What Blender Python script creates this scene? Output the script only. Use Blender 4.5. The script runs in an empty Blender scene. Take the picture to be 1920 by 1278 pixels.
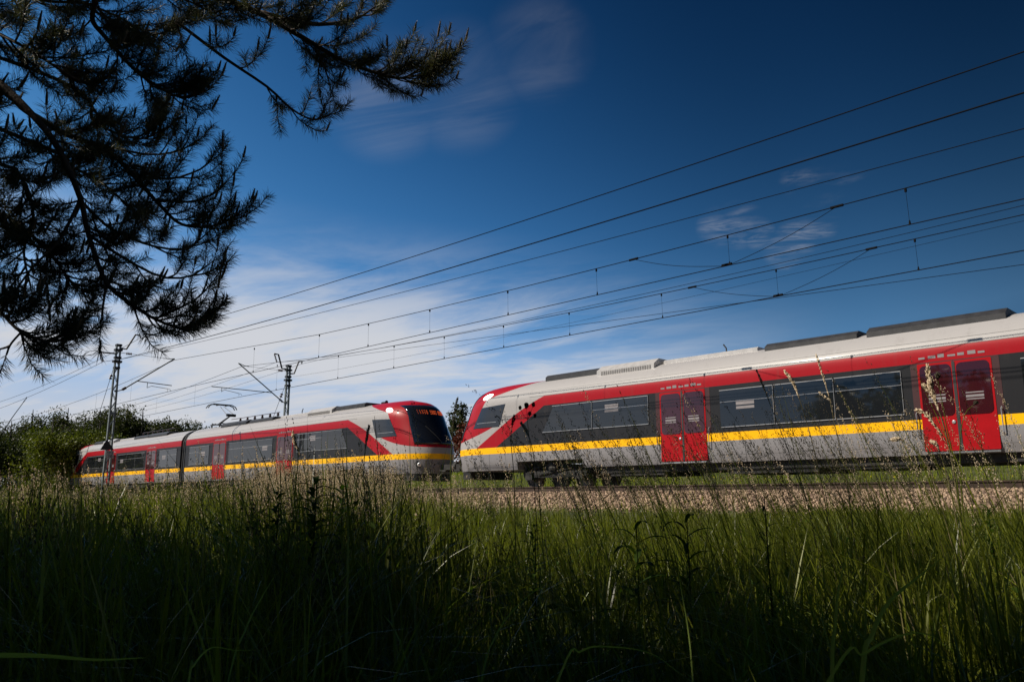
import bpy, math, random
import numpy as np
from mathutils import Vector
R_ = math.radians
RNG = np.random.default_rng(7)
random.seed(7)
scene = bpy.context.scene
COL = scene.collection

# ---------------------------------------------------------------- camera
CZ = 0.80                       # eye height above the meadow
F_PX = 1500.0
PITCH = math.atan((934 - 639) / F_PX)
FH = math.hypot(F_PX, 934 - 639)
YAW = math.atan(FH / (960 + 535))      # heading turned from +Y towards -X
cam_d = bpy.data.cameras.new('camera')
cam_d.sensor_width = 36.0
cam_d.lens = F_PX / 1920 * 36
cam_d.clip_start = 0.05
cam_d.clip_end = 4000
cam = bpy.data.objects.new('camera', cam_d)
COL.objects.link(cam)
cam.location = (0, 0, CZ)
cam.rotation_euler = (math.pi / 2 + PITCH, 0, YAW)
scene.camera = cam
FW = np.array([-math.sin(YAW) * math.cos(PITCH), math.cos(YAW) * math.cos(PITCH), math.sin(PITCH)])
RT = np.array([math.cos(YAW), math.sin(YAW), 0.0])
UP = np.cross(RT, FW)
C0 = np.array([0, 0, CZ])
def ray(x, y):
    return FW * F_PX + RT * (x - 960) - UP * (y - 639)
def at_y(x, y, t):               # survey helper: point of the vertical plane Y=t seen at a photo pixel
    d = ray(x, y); return C0 + d / d[1] * t
def at_x(x, y, X):
    d = ray(x, y); return C0 + d / d[0] * X
def at_d(x, y, dist):
    d = ray(x, y); return C0 + d / np.linalg.norm(d) * dist

# ---------------------------------------------------------------- light
SUN_EL, SUN_AZ = 43.0, 214.0      # azimuth clockwise from +Y
sdir = Vector((math.sin(R_(SUN_AZ)) * math.cos(R_(SUN_EL)), math.cos(R_(SUN_AZ)) * math.cos(R_(SUN_EL)), math.sin(R_(SUN_EL))))
sl = bpy.data.lights.new('sun', 'SUN')
sl.energy = 5.0; sl.angle = R_(0.5); sl.color = (1.0, 0.91, 0.77)
so = bpy.data.objects.new('sun', sl); COL.objects.link(so)
so.rotation_euler = sdir.to_track_quat('Z', 'Y').to_euler()
so.location = (0, 0, 60)

scene.view_settings.view_transform = 'Standard'
scene.view_settings.look = 'None'
scene.view_settings.gamma = 1.0
scene.view_settings.exposure = 0.15
scene.cycles.max_bounces = 8
scene.cycles.transparent_max_bounces = 8
scene.cycles.use_denoising = True

# node helper: arithmetic on sockets
class NT:
    def __init__(s, tree): s.t = tree; s.n = tree.nodes; s.l = tree.links
    def node(s, typ, **kw):
        n = s.n.new(typ)
        for k, v in kw.items(): setattr(n, k, v)
        return n
    def put(s, sock, v):
        if isinstance(v, bpy.types.NodeSocket): s.l.new(v, sock)
        elif v is not None: sock.default_value = v
    def m(s, op, a, b=None, c=None, clamp=False):
        n = s.n.new('ShaderNodeMath'); n.operation = op; n.use_clamp = clamp
        s.put(n.inputs[0], a); s.put(n.inputs[1], b); s.put(n.inputs[2], c)
        return n.outputs[0]
    def add(s, a, b): return s.m('ADD', a, b)
    def sub(s, a, b): return s.m('SUBTRACT', a, b)
    def mul(s, a, b): return s.m('MULTIPLY', a, b)
    def gt(s, a, b): return s.m('GREATER_THAN', a, b)
    def lt(s, a, b): return s.m('LESS_THAN', a, b)
    def mx(s, a, b): return s.m('MAXIMUM', a, b)
    def mn(s, a, b): return s.m('MINIMUM', a, b)
    def ramp(s, v, a, b, lo=0.0, hi=1.0, smooth=True):
        n = s.n.new('ShaderNodeMapRange'); n.interpolation_type = 'SMOOTHSTEP' if smooth else 'LINEAR'
        s.put(n.inputs[0], v); n.inputs[1].default_value = a; n.inputs[2].default_value = b
        n.inputs[3].default_value = lo; n.inputs[4].default_value = hi
        return n.outputs[0]
    def mix(s, f, a, b, typ='MIX'):
        n = s.n.new('ShaderNodeMix'); n.data_type = 'RGBA'; n.blend_type = typ
        s.put(n.inputs[0], f)
        s.put(n.inputs[6], a if isinstance(a, bpy.types.NodeSocket) else (*a, 1) if len(a) == 3 else a)
        s.put(n.inputs[7], b if isinstance(b, bpy.types.NodeSocket) else (*b, 1) if len(b) == 3 else b)
        return n.outputs[2]
    def noise(s, vec, scale, detail=4, rough=.55, dist=0.0):
        n = s.n.new('ShaderNodeTexNoise'); n.inputs['Scale'].default_value = scale
        n.inputs['Detail'].default_value = detail; n.inputs['Roughness'].default_value = rough
        n.inputs['Distortion'].default_value = dist
        if vec is not None: s.l.new(vec, n.inputs['Vector'])
        return n.outputs['Fac']
    def vec(s, x, y, z):
        n = s.n.new('ShaderNodeCombineXYZ')
        s.put(n.inputs[0], x); s.put(n.inputs[1], y); s.put(n.inputs[2], z)
        return n.outputs[0]

# world: sky with thin cirrus
w = bpy.data.worlds.new('World'); scene.world = w; w.use_nodes = True
wt = NT(w.node_tree); w.node_tree.nodes.clear()
sky = wt.node('ShaderNodeTexSky', sky_type='NISHITA')
sky.sun_disc = False; sky.sun_elevation = R_(SUN_EL); sky.sun_rotation = R_(SUN_AZ)
sky.air_density = 1.0; sky.dust_density = 0.3; sky.ozone_density = 3.0; sky.altitude = 200
tc = wt.node('ShaderNodeTexCoord')
sep = wt.node('ShaderNodeSeparateXYZ'); wt.l.new(tc.outputs['Generated'], sep.inputs[0])
dx, dy, dz = sep.outputs
# deep clear summer sky: contrast of the scattering raised per channel, darker at right angles to the sun
sk = wt.node('ShaderNodeSeparateColor'); wt.l.new(sky.outputs[0], sk.inputs[0])
fac = wt.add(wt.ramp(dx, -.40, -.14, .5, .12), wt.ramp(dx, -.36, -.82, .5, 1.65))
vb = wt.mn(wt.mul(sk.outputs[2], .2), 1.12)
chs = [wt.mul(wt.mul(wt.m('POWER', vb, gm), cc), fac) for cc, gm in ((.66, 4.6), (2.05, 3.2), (4.3, 2.45))]
cmb = wt.node('ShaderNodeCombineColor')
for i in range(3): wt.l.new(chs[i], cmb.inputs[i])
base = wt.mix(wt.mul(wt.ramp(dz, .17, -.02), wt.ramp(dx, .2, -.8, .25, .95)), cmb.outputs[0], (5.8, 6.4, 7.3))
den = wt.add(wt.mx(dz, 0.0), 0.16)
pu, pv = wt.m('DIVIDE', dx, den), wt.m('DIVIDE', dy, den)
# streak axes (rotated), stretched
ca, sa = math.cos(R_(25)), math.sin(R_(25))
uu = wt.add(wt.mul(pu, ca), wt.mul(pv, sa)); vv = wt.sub(wt.mul(pv, ca), wt.mul(pu, sa))
pvec = wt.vec(wt.mul(uu, 0.55), wt.mul(vv, 1.3), 0.3)
n1 = wt.noise(pvec, 0.9, 7, .6, 0.6)
n2 = wt.noise(pvec, 3.2, 6, .6, 0.9)
n1 = wt.add(wt.mul(n1, .7), wt.mul(n2, .3))
def gdir(px, py, inner, outer, lo=0.0, hi=1.0):
    d = ray(px, py); d = d / np.linalg.norm(d)
    n = wt.node('ShaderNodeVectorMath', operation='DOT_PRODUCT')
    wt.l.new(tc.outputs['Generated'], n.inputs[0]); n.inputs[1].default_value = tuple(d)
    return wt.ramp(n.outputs['Value'], math.cos(R_(outer)), math.cos(R_(inner)), lo, hi)
# low bank of thin cloud, thinning away to the right (+X)
top = wt.add(wt.mul(dx, -0.17), 0.115)
band = wt.ramp(wt.sub(dz, top), 0.10, -0.08)
band = wt.mul(band, wt.ramp(dx, -0.35, -0.72))
cl = wt.mul(band, wt.ramp(n1, 0.36, 0.60))
cl = wt.mx(cl, wt.mul(wt.mul(band, wt.ramp(dz, .26, .02)), wt.ramp(n1, .30, .55, .70, .92)))
wisp = wt.mul(gdir(1010, 95, .3, 4.2), .10)
wisp = wt.mx(wisp, wt.mul(gdir(720, 180, .5, 5), .16))
wisp = wt.mx(wisp, wt.mul(gdir(860, 165, .5, 5), .11))
n3 = wt.noise(wt.vec(wt.mul(uu, 1.2), wt.mul(vv, 3.2), .7), 7.0, 6, .65, 1.2)
fine = wt.mul(wt.mul(wt.ramp(n2, .38, .62), wt.ramp(n3, .36, .66)), .26)
sm = None
for px_, py_, o_ in ((1345, 426, 1.6), (1385, 420, 1.9), (1420, 436, 1.3), (1470, 468, 1.6), (1500, 446, 1.7), (1530, 418, 1.6), (1556, 396, 1.1), (1510, 336, 1.8), (1570, 350, 1.9), (1610, 346, 1.4)):
    g_ = gdir(px_, py_, .1, o_); g_ = wt.mul(g_, .6) if py_ < 380 else g_
    sm = g_ if sm is None else wt.mx(sm, g_)
wisp = wt.mx(wisp, wt.mul(gdir(1150, 660, 2, 9), .8))
wisp = wt.mul(wisp, wt.ramp(n1, 0.44, 0.64))
wisp = wt.mul(wisp, wt.ramp(n2, .36, .58, .25, 1.0))
cl = wt.mx(cl, wisp)
cl = wt.mx(cl, wt.mul(sm, fine))
cl = wt.mul(cl, .92)
SKYMIX = wt.mix(cl, base, (9.9, 9.9, 10.2))
bg = wt.node('ShaderNodeBackground'); bg.inputs[1].default_value = 0.060
wt.l.new(SKYMIX, bg.inputs[0])
wo = wt.node('ShaderNodeOutputWorld'); wt.l.new(bg.outputs[0], wo.inputs[0])

# ---------------------------------------------------------------- materials
MATS = {}
def new_mat(name):
    m = bpy.data.materials.new(name); m.use_nodes = True
    t = NT(m.node_tree); t.n.clear()
    out = t.node('ShaderNodeOutputMaterial')
    b = t.node('ShaderNodeBsdfPrincipled'); t.l.new(b.outputs[0], out.inputs[0])
    MATS[name] = m
    return m, t, b, out
def simple(name, col, rough=.6, metal=0.0, var=.25, scale=8.0, coat=0.0, bump=0.0, spec=.5):
    m, t, b, out = new_mat(name)
    geo = t.node('ShaderNodeTexCoord')
    n = t.noise(geo.outputs['Object'], scale, 5, .6)
    f = t.ramp(n, .3, .7, 1 - var, 1 + var)
    c = t.node('ShaderNodeVectorMath', operation='SCALE'); c.inputs[0].default_value = col; t.l.new(f, c.inputs['Scale'])
    t.l.new(c.outputs[0], b.inputs['Base Color'])
    b.inputs['Roughness'].default_value = rough; b.inputs['Metallic'].default_value = metal
    b.inputs['Specular IOR Level'].default_value = spec
    if coat: b.inputs['Coat Weight'].default_value = coat; b.inputs['Coat Roughness'].default_value = .06
    if bump:
        bn = t.node('ShaderNodeBump'); bn.inputs['Strength'].default_value = bump; bn.inputs['Distance'].default_value = .02
        t.l.new(n, bn.inputs['Height']); t.l.new(bn.outputs[0], b.inputs['Normal'])
    return m
simple('galvanised', (.16, .18, .18), .5, .3, .3, 5)
simple('dark_steel', (.035, .035, .038), .55, .4, .3, 6)
simple('wire_metal', (.012, .012, .013), 1.0, 0, .1, 3, spec=0)
simple('insulator', (.06, .03, .022), .25, 0, .2, 20)
simple('rail_steel', (.06, .038, .028), .6, .5, .35, 4)
simple('rail_head', (.35, .33, .32), .3, .9, .15, 4)
simple('concrete', (.28, .26, .23), .9, 0, .3, 6, bump=.3)
simple('underframe', (.022, .021, .02), .7, .1, .4, 5)
simple('wheel_steel', (.09, .075, .065), .5, .6, .3, 7)
simple('rubber', (.018, .018, .02), .6, 0, .2, 9)
simple('roof_kit', (.03, .03, .034), .55, .1, .3, 4)
simple('roof_grille', (.20, .19, .19), .6, .2, .3, 12)
simple('silver_roof_kit', (.50, .48, .47), .4, .2, .1, 5)
simple('faded_sticker', (.24, .22, .23), .5, 0, .1, 5)
simple('aluminium', (.40, .40, .41), .4, .6, .1, 9)
simple('black_panel', (.012, .012, .014), .12, 0, .1, 3, coat=.5)
simple('plate_grey', (.45, .45, .47), .6, 0, .2, 10)
simple('plate_ink', (.03, .03, .03), .7, 0, .1, 10)
simple('bark', (.055, .038, .028), .9, 0, .4, 14, bump=.6)
simple('twig_bark', (.055, .038, .028), .85, 0, .3, 30)
simple('tree_bark', (.07, .055, .045), .9, 0, .3, 3)
simple('sleeper_concrete', (.30, .26, .23), .9, 0, .25, 5)

def glass_mat(name, tint, rough=.03):
    m, t, b, out = new_mat(name)
    geo = t.node('ShaderNodeTexCoord')
    n = t.noise(geo.outputs['Object'], .6, 2, .5)
    b.inputs['Base Color'].default_value = (*tint, 1)
    b.inputs['Roughness'].default_value = rough
    b.inputs['IOR'].default_value = 1.75
    bn = t.node('ShaderNodeBump'); bn.inputs['Strength'].default_value = .12; bn.inputs['Distance'].default_value = .08
    t.l.new(n, bn.inputs['Height']); t.l.new(bn.outputs[0], b.inputs['Normal'])
    return m
glass_mat('window_glass', (.012, .014, .017))
glass_mat('door_glass', (.045, .008, .012))
glass_mat('windscreen_glass', (.008, .009, .012))
m, t, b, out = new_mat('display_lit')
b.inputs['Base Color'].default_value = (.3, .04, .01, 1)
b.inputs['Emission Color'].default_value = (1, .14, .03, 1); b.inputs['Emission Strength'].default_value = .45
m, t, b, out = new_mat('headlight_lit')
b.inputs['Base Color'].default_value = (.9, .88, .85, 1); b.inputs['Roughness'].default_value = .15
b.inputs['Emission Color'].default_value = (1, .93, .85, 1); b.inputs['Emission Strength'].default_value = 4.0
m, t, b, out = new_mat('lamp_lens')
b.inputs['Base Color'].default_value = (.9, .88, .85, 1); b.inputs['Roughness'].default_value = .12
b.inputs['Coat Weight'].default_value = 1.0

def leaf_mat(name, dark, light, trans=.5, rough=.45, spec=.4, attr='rnd', tcol=None, huescale=None):
    """thin leaf: colour varies leaf by leaf through the vertex attribute, light passes through"""
    m, t, b, out = new_mat(name)
    a = t.node('ShaderNodeAttribute', attribute_name=attr)
    geo = t.node('ShaderNodeTexCoord')
    f = a.outputs['Fac']
    if huescale:
        n = t.noise(geo.outputs['Object'], huescale, 3, .5)
        f = t.add(t.mul(f, .6), t.ramp(n, .35, .65, 0, .4))
    c = t.mix(f, dark, light)
    t.l.new(c, b.inputs['Base Color'])
    b.inputs['Roughness'].default_value = rough; b.inputs['Specular IOR Level'].default_value = spec
    tr = t.node('ShaderNodeBsdfTranslucent')
    tc2 = t.mix(1.0, c, tcol or (1.25, 1.35, .5), 'MULTIPLY'); t.l.new(tc2, tr.inputs[0])
    mx = t.node('ShaderNodeMixShader'); mx.inputs[0].default_value = trans
    t.l.new(b.outputs[0], mx.inputs[1]); t.l.new(tr.outputs[0], mx.inputs[2]); t.l.new(mx.outputs[0], out.inputs[0])
    return m
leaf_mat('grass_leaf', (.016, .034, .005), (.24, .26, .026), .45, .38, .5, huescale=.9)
leaf_mat('reed_leaf', (.08, .14, .02), (.32, .40, .10), .45, .4, .5)
leaf_mat('bank_grass', (.09, .14, .008), (.32, .36, .020), .4, .6, .2, huescale=.5)
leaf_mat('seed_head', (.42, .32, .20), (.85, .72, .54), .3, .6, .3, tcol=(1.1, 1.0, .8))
leaf_mat('dark_seed_head', (.035, .03, .022), (.10, .085, .05), .2, .6, .3, tcol=(1, 1, .8))  # dark copy of seed_head; the shade on silhouetted stalks is put into the colour
leaf_mat('dry_blade', (.12, .10, .045), (.30, .26, .12), .4, .5, .4, tcol=(1, 1, .7))
leaf_mat('weed_leaf', (.018, .04, .008), (.06, .10, .015), .4, .75, .1)
leaf_mat('pine_needle', (.016, .034, .020), (.13, .115, .055), .25, .5, .4, tcol=(1, 1.1, .6))
leaf_mat('pine_candle', (.07, .05, .03), (.16, .12, .07), .15, .5, .4, tcol=(1, 1, .7))
leaf_mat('tree_leaf', (.014, .026, .006), (.075, .085, .018), .3, .5, .3, huescale=.25)
leaf_mat('tree_leaf_yellow', (.05, .07, .008), (.17, .19, .02), .3, .5, .3, huescale=.25)
leaf_mat('tree_leaf_red', (.07, .02, .012), (.16, .05, .03), .3, .5, .3, tcol=(1.2, .6, .5))
leaf_mat('flower_yellow', (.45, .36, .02), (.7, .6, .04), .3, .6, .2, tcol=(1, 1, .5))

# ground and ballast
m, t, b, out = new_mat('soil_turf')
g = t.node('ShaderNodeTexCoord')
n = t.noise(g.outputs['Object'], 1.6, 8, .65); n_b = t.noise(g.outputs['Object'], 14, 6, .7)
c = t.mix(t.ramp(n, .35, .65), (.030, .040, .010), (.075, .080, .022))
c = t.mix(t.ramp(n_b, .5, .75), c, (.10, .085, .04))
t.l.new(c, b.inputs['Base Color']); b.inputs['Roughness'].default_value = .95
bn = t.node('ShaderNodeBump'); bn.inputs['Strength'].default_value = .7; bn.inputs['Distance'].default_value = .06
t.l.new(n_b, bn.inputs['Height']); t.l.new(bn.outputs[0], b.inputs['Normal'])
m, t, b, out = new_mat('ballast_bed')
g = t.node('ShaderNodeTexCoord')
vo = t.node('ShaderNodeTexVoronoi'); vo.inputs['Scale'].default_value = 22; t.l.new(g.outputs['Object'], vo.inputs['Vector'])
sc_ = t.node('ShaderNodeSeparateColor'); t.l.new(vo.outputs['Color'], sc_.inputs[0])
c = t.mix(sc_.outputs[0], (.10, .065, .045), (.34, .25, .17))
t.l.new(c, b.inputs['Base Color']); b.inputs['Roughness'].default_value = .95
bn = t.node('ShaderNodeBump'); bn.inputs['Strength'].default_value = 1; bn.inputs['Distance'].default_value = .04; bn.invert = True
t.l.new(vo.outputs['Distance'], bn.inputs['Height']); t.l.new(bn.outputs[0], b.inputs['Normal'])
m, t, b, out = new_mat('ballast_stone')
a = t.node('ShaderNodeAttribute', attribute_name='rnd')
c = t.mix(a.outputs['Fac'], (.09, .052, .036), (.52, .37, .25))
g = t.node('ShaderNodeTexCoord'); n = t.noise(g.outputs['Object'], 40, 3, .6)
c = t.mix(t.ramp(n, .3, .7, 0, .35), c, (.10, .06, .05))
t.l.new(c, b.inputs['Base Color']); b.inputs['Roughness'].default_value = .9

# train livery, drawn as masks over local length ('along', metres from the nose) and height above rail
m, t, b, out = new_mat('train_livery')
al = t.node('ShaderNodeAttribute', attribute_name='along').outputs['Fac']
g = t.node('ShaderNodeTexCoord'); s = t.node('ShaderNodeSeparateXYZ'); t.l.new(g.outputs['Object'], s.inputs[0])
z = s.outputs[2]
SILVER, RED, YEL, GREY, DARK = (.37, .355, .355), (.34, .002, .008), (.98, .50, .0), (.235, .228, .240), (.018, .018, .021)
xl = t.add(t.mul(t.sub(z, 1.68), 1.82), 2.15)
xl = t.add(xl, t.mul(t.m('POWER', t.mx(t.sub(z, 2.6), 0.0), 2.0), .7))
xr = t.add(t.mul(t.sub(z, 1.70), 1.80), 3.35)
inb = t.lt(z, 3.42)
sw = t.mul(t.gt(al, xl), inb)                                   # red band and swoosh
dark = t.mul(t.mul(t.gt(al, xr), t.lt(z, 3.05)), t.lt(al, 25.0))
cap = t.gt(z, t.add(t.mul(t.sub(al, 2.3), .25), 3.47))
cap = t.mul(cap, t.lt(al, 5.7))
x_p = t.add(t.mul(t.mx(t.sub(z, 2.45), 0.0), .70), 1.80)
pil = t.mul(t.lt(al, x_p), t.gt(z, t.add(t.mul(t.mul(al, al), .060), 1.88)))
hook = t.mul(t.mul(t.gt(z, t.add(t.mul(t.mul(al, al), .060), 1.88)), t.lt(z, 2.5)), t.lt(al, 3.2))
red = t.mx(t.mx(cap, pil), hook)
c = t.mix(sw, SILVER, RED)
c = t.mix(dark, c, DARK)
c = t.mix(red, c, RED)
c = t.mix(t.lt(z, 1.61), c, YEL)
c = t.mix(t.lt(z, 1.36), c, GREY)
c = t.mix(t.mul(t.gt(z, 3.415), t.mul(t.lt(z, 3.43), t.gt(al, 5.0))), c, (.05, .05, .05))
c = t.mix(t.mul(t.gt(z, 3.60), t.mul(t.lt(z, 3.612), t.gt(al, 2.5))), c, (.06, .06, .06))
c = t.mix(t.mul(t.gt(z, .93), t.mul(t.lt(z, .94), t.gt(al, 2.5))), c, (.08, .08, .08))
# road dirt, streaking down
dirt = t.noise(t.vec(t.mul(s.outputs[0], 3.0), t.mul(s.outputs[1], 3.0), t.mul(z, .5)), 1.2, 6, .7)
c = t.mix(t.ramp(dirt, .5, .85, 0, .25), c, (.10, .085, .07))
low = t.mul(t.ramp(z, 1.35, .6, 0, .65), t.ramp(t.noise(g.outputs['Object'], 2.2, 6, .7), .3, .7))
c = t.mix(t.mul(low, .6), c, (.12, .10, .085))
seam = t.m('PINGPONG', al, 1.4)
c = t.mix(t.mul(t.lt(seam, .008), t.lt(z, 1.36)), c, (.05, .05, .05))
t.l.new(c, b.inputs['Base Color'])
b.inputs['Roughness'].default_value = .42; b.inputs['Specular IOR Level'].default_value = .22; b.inputs['Coat Weight'].default_value = .06; b.inputs['Coat Roughness'].default_value = .12
wav = t.noise(g.outputs['Object'], .9, 2, .5)
bn = t.node('ShaderNodeBump'); bn.inputs['Strength'].default_value = .12; bn.inputs['Distance'].default_value = .03
t.l.new(wav, bn.inputs['Height']); t.l.new(bn.outputs[0], b.inputs['Normal'])
simple('door_red', (.36, .002, .006), .42, 0, .08, 2, coat=.05, spec=.2)
simple('door_edge', (.04, .006, .008), .5, 0, .1, 4)
simple('grey_paint', (.19, .18, .19), .5, 0, .1, 4)

# ---------------------------------------------------------------- mesh builders
class MB:
    def __init__(s): s.v = []; s.f = []; s.m = []; s.c = 0
    def raw(s, verts, faces, mi=0):
        s.v.extend([tuple(map(float, p)) for p in verts])
        for f in faces: s.f.append(tuple(i + s.c for i in f)); s.m.append(mi)
        s.c += len(verts)
    def box(s, x0, x1, y0, y1, z0, z1, mi=0):
        v = [(x, y, z) for z in (z0, z1) for y in (y0, y1) for x in (x0, x1)]
        s.raw(v, [(0, 2, 3, 1), (4, 5, 7, 6), (0, 1, 5, 4), (2, 6, 7, 3), (0, 4, 6, 2), (1, 3, 7, 5)], mi)
    def prism(s, pts, axis, a, b, mi=0):      # 2D outline extruded along axis (0,1,2) from a to b
        n = len(pts); v = []
        for w_ in (a, b):
            for p, q in pts:
                v.append({0: (w_, p, q), 1: (p, w_, q), 2: (p, q, w_)}[axis])
        f = [tuple(range(n)), tuple(range(2 * n - 1, n - 1, -1))]
        f += [(i, i + n, (i + 1) % n + n, (i + 1) % n) for i in range(n)]
        s.raw(v, f, mi)
    def tube(s, pts, rad, n=6, mi=0, cap=True):
        P = [np.array(p, float) for p in pts]
        if not hasattr(rad, '__len__'): rad = [rad] * len(P)
        v = []; prev = None
        for i, p in enumerate(P):
            d = P[min(i + 1, len(P) - 1)] - P[max(i - 1, 0)]; d = d / (np.linalg.norm(d) + 1e-9)
            ref = prev if prev is not None else (np.array([0, 0, 1.]) if abs(d[2]) < .9 else np.array([1., 0, 0]))
            a = ref - d * ref.dot(d); a /= np.linalg.norm(a) + 1e-9; b_ = np.cross(d, a); prev = a
            for k in range(n):
                th = 2 * math.pi * k / n
                v.append(p + rad[i] * (math.cos(th) * a + math.sin(th) * b_))
        f = []
        for i in range(len(P) - 1):
            for k in range(n):
                k2 = (k + 1) % n
                f.append((i * n + k, i * n + k2, (i + 1) * n + k2, (i + 1) * n + k))
        if cap:
            f.append(tuple(range(n - 1, -1, -1))); f.append(tuple(range((len(P) - 1) * n, len(P) * n)))
        s.raw(v, f, mi)
    def beam(s, a, b, wx, wz=None, mi=0):     # rectangular bar between two points
        a = np.array(a, float); b = np.array(b, float); wz = wz or wx
        d = b - a; d /= np.linalg.norm(d)
        r = np.array([1., 0, 0]) if abs(d[0]) < .9 else np.array([0, 1., 0])
        u = r - d * r.dot(d); u /= np.linalg.norm(u); q = np.cross(d, u)
        v = []
        for p in (a, b):
            for su, sq in ((-1, -1), (1, -1), (1, 1), (-1, 1)): v.append(p + u * su * wx / 2 + q * sq * wz / 2)
        s.raw(v, [(3, 2, 1, 0), (4, 5, 6, 7), (0, 1, 5, 4), (1, 2, 6, 5), (2, 3, 7, 6), (3, 0, 4, 7)], mi)
    def lathe(s, c, axis, prof, n=16, mi=0):  # prof: (radius, offset along axis)
        c = np.array(c, float); d = np.array(axis, float); d /= np.linalg.norm(d)
        r = np.array([0, 0, 1.]) if abs(d[2]) < .9 else np.array([1., 0, 0])
        a = r - d * r.dot(d); a /= np.linalg.norm(a); b_ = np.cross(d, a); v = []
        for rr, o in prof:
            for k in range(n):
                th = 2 * math.pi * k / n; v.append(c + d * o + rr * (math.cos(th) * a + math.sin(th) * b_))
        f = [(i * n + k, i * n + (k + 1) % n, (i + 1) * n + (k + 1) % n, (i + 1) * n + k) for i in range(len(prof) - 1) for k in range(n)]
        f += [tuple(range(n - 1, -1, -1)), tuple(range((len(prof) - 1) * n, len(prof) * n))]
        s.raw(v, f, mi)
    def build(s, name, mats, parent=None, smooth=False, attrs=None, loc=None):
        me = bpy.data.meshes.new(name)
        me.from_pydata(s.v, [], s.f); me.validate(clean_customdata=False)
        for mm in (mats if isinstance(mats, (list, tuple)) else [mats]): me.materials.append(MATS[mm])
        if any(s.m) and len(me.polygons) == len(s.m): me.polygons.foreach_set('material_index', s.m)
        if smooth: me.shade_smooth()
        if attrs:
            for k, arr in attrs.items():
                at = me.attributes.new(k, 'FLOAT', 'POINT'); at.data.foreach_set('value', np.asarray(arr, np.float32))
        o = bpy.data.objects.new(name, me); COL.objects.link(o)
        if parent: o.parent = parent
        if loc is not None: o.location = loc
        return o
def np_mesh(name, V, quads=None, tris=None, mat=None, rnd=None, parent=None, smooth=False, mat_idx=None):
    """fast mesh from numpy arrays"""
    me = bpy.data.meshes.new(name)
    V = np.asarray(V, np.float32).reshape(-1, 3)
    q = np.zeros((0, 4), np.int32) if quads is None else np.asarray(quads, np.int32)
    tr = np.zeros((0, 3), np.int32) if tris is None else np.asarray(tris, np.int32)
    me.vertices.add(len(V)); me.vertices.foreach_set('co', V.ravel())
    nl = q.size + tr.size
    me.loops.add(nl); me.loops.foreach_set('vertex_index', np.concatenate([q.ravel(), tr.ravel()]))
    me.polygons.add(len(q) + len(tr))
    st = np.concatenate([np.arange(len(q)) * 4, q.size + np.arange(len(tr)) * 3]).astype(np.int32)
    me.polygons.foreach_set('loop_start', st)
    if mat_idx is not None: me.polygons.foreach_set('material_index', np.asarray(mat_idx, np.int32))
    for mm in (mat if isinstance(mat, (list, tuple)) else [mat]): me.materials.append(MATS[mm])
    if rnd is not None:
        at = me.attributes.new('rnd', 'FLOAT', 'POINT'); at.data.foreach_set('value', np.asarray(rnd, np.float32).ravel())
    me.update(calc_edges=True)
    if smooth: me.shade_smooth()
    o = bpy.data.objects.new(name, me); COL.objects.link(o)
    if parent: o.parent = parent
    return o
def tag(o, label=None, cat=None, group=None, kind=None):
    if label: o['label'] = label
    if cat: o['category'] = cat
    if group: o['group'] = group
    if kind: o['kind'] = kind
    return o
def empty(name, loc=(0, 0, 0), label=None, cat=None, group=None):
    o = bpy.data.objects.new(name, None); COL.objects.link(o); o.location = loc; o.empty_display_size = .3
    return tag(o, label, cat, group)

# ---------------------------------------------------------------- terrain
RAIL = CZ + .356                     # top of rail, world z
ZB = RAIL - .215                      # top of ballast
T1, T2 = 18.95, 23.10                # the two track axes
PROF = [(-400, 0), (-60, .0), (0, 0), (9.5, .02), (12.5, .16), (14.6, .46), (15.2, .50), (16.85, ZB - .02), (17.0, ZB),
        (25.2, ZB), (26.2, .62), (27.5, .7), (29, 1.05), (33, 2.15), (36, 2.4), (60, 2.6), (140, 2.2), (1500, 0)]
PX = np.array([p[0] for p in PROF]); PZ = np.array([p[1] for p in PROF])
def ground_z(x, y):
    x = np.asarray(x, float); y = np.asarray(y, float)
    z = np.interp(y, PX, PZ)
    und = .05 * np.sin(x * .55 + y * .3) + .04 * np.sin(x * .21 - y * .7 + 1)
    wgt = np.clip((15.0 - y) / 1.5, 0, 1) + np.clip((y - 27) / 2, 0, 1)
    rise = np.clip((-x - 6) / 30, 0, 1) * .22 * np.clip(y / 6, 0, 1) * np.clip((15.0 - y) / 3, 0, 1)
    return z + und * np.clip(wgt, 0, 1) + rise
def sheet(name, xs, ys, mat, dz=0.0):
    X, Y = np.meshgrid(xs, ys); Z = ground_z(X, Y) + dz
    nx, ny = len(xs), len(ys)
    idx = np.arange(nx * ny).reshape(ny, nx)
    q = np.stack([idx[:-1, :-1], idx[:-1, 1:], idx[1:, 1:], idx[1:, :-1]], -1).reshape(-1, 4)
    return np_mesh(name, np.stack([X, Y, Z], -1), quads=q, mat=mat, smooth=True)
xs = np.concatenate([np.linspace(-1500, -130, 14), np.linspace(-120, 40, 161), np.linspace(50, 1500, 14)])
ys = np.concatenate([[-900, -300, -100, -50, -30], np.linspace(-20, 40, 121), [42, 46, 50, 60, 80, 110, 140, 200, 400, 800, 1500]])
tag(sheet('ground', xs, ys, 'soil_turf'), kind='structure')
xb = np.concatenate([np.linspace(-600, -120, 25), np.linspace(-118, 40, 80), np.linspace(60, 300, 7)])
tag(sheet('ballast', xb, np.array([15.0, 15.3, 16.0, 16.85, 17.0, 18, 19, 21, 23, 24, 25.2, 25.7, 26.1]), 'ballast_bed', .004), kind='structure')
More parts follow.
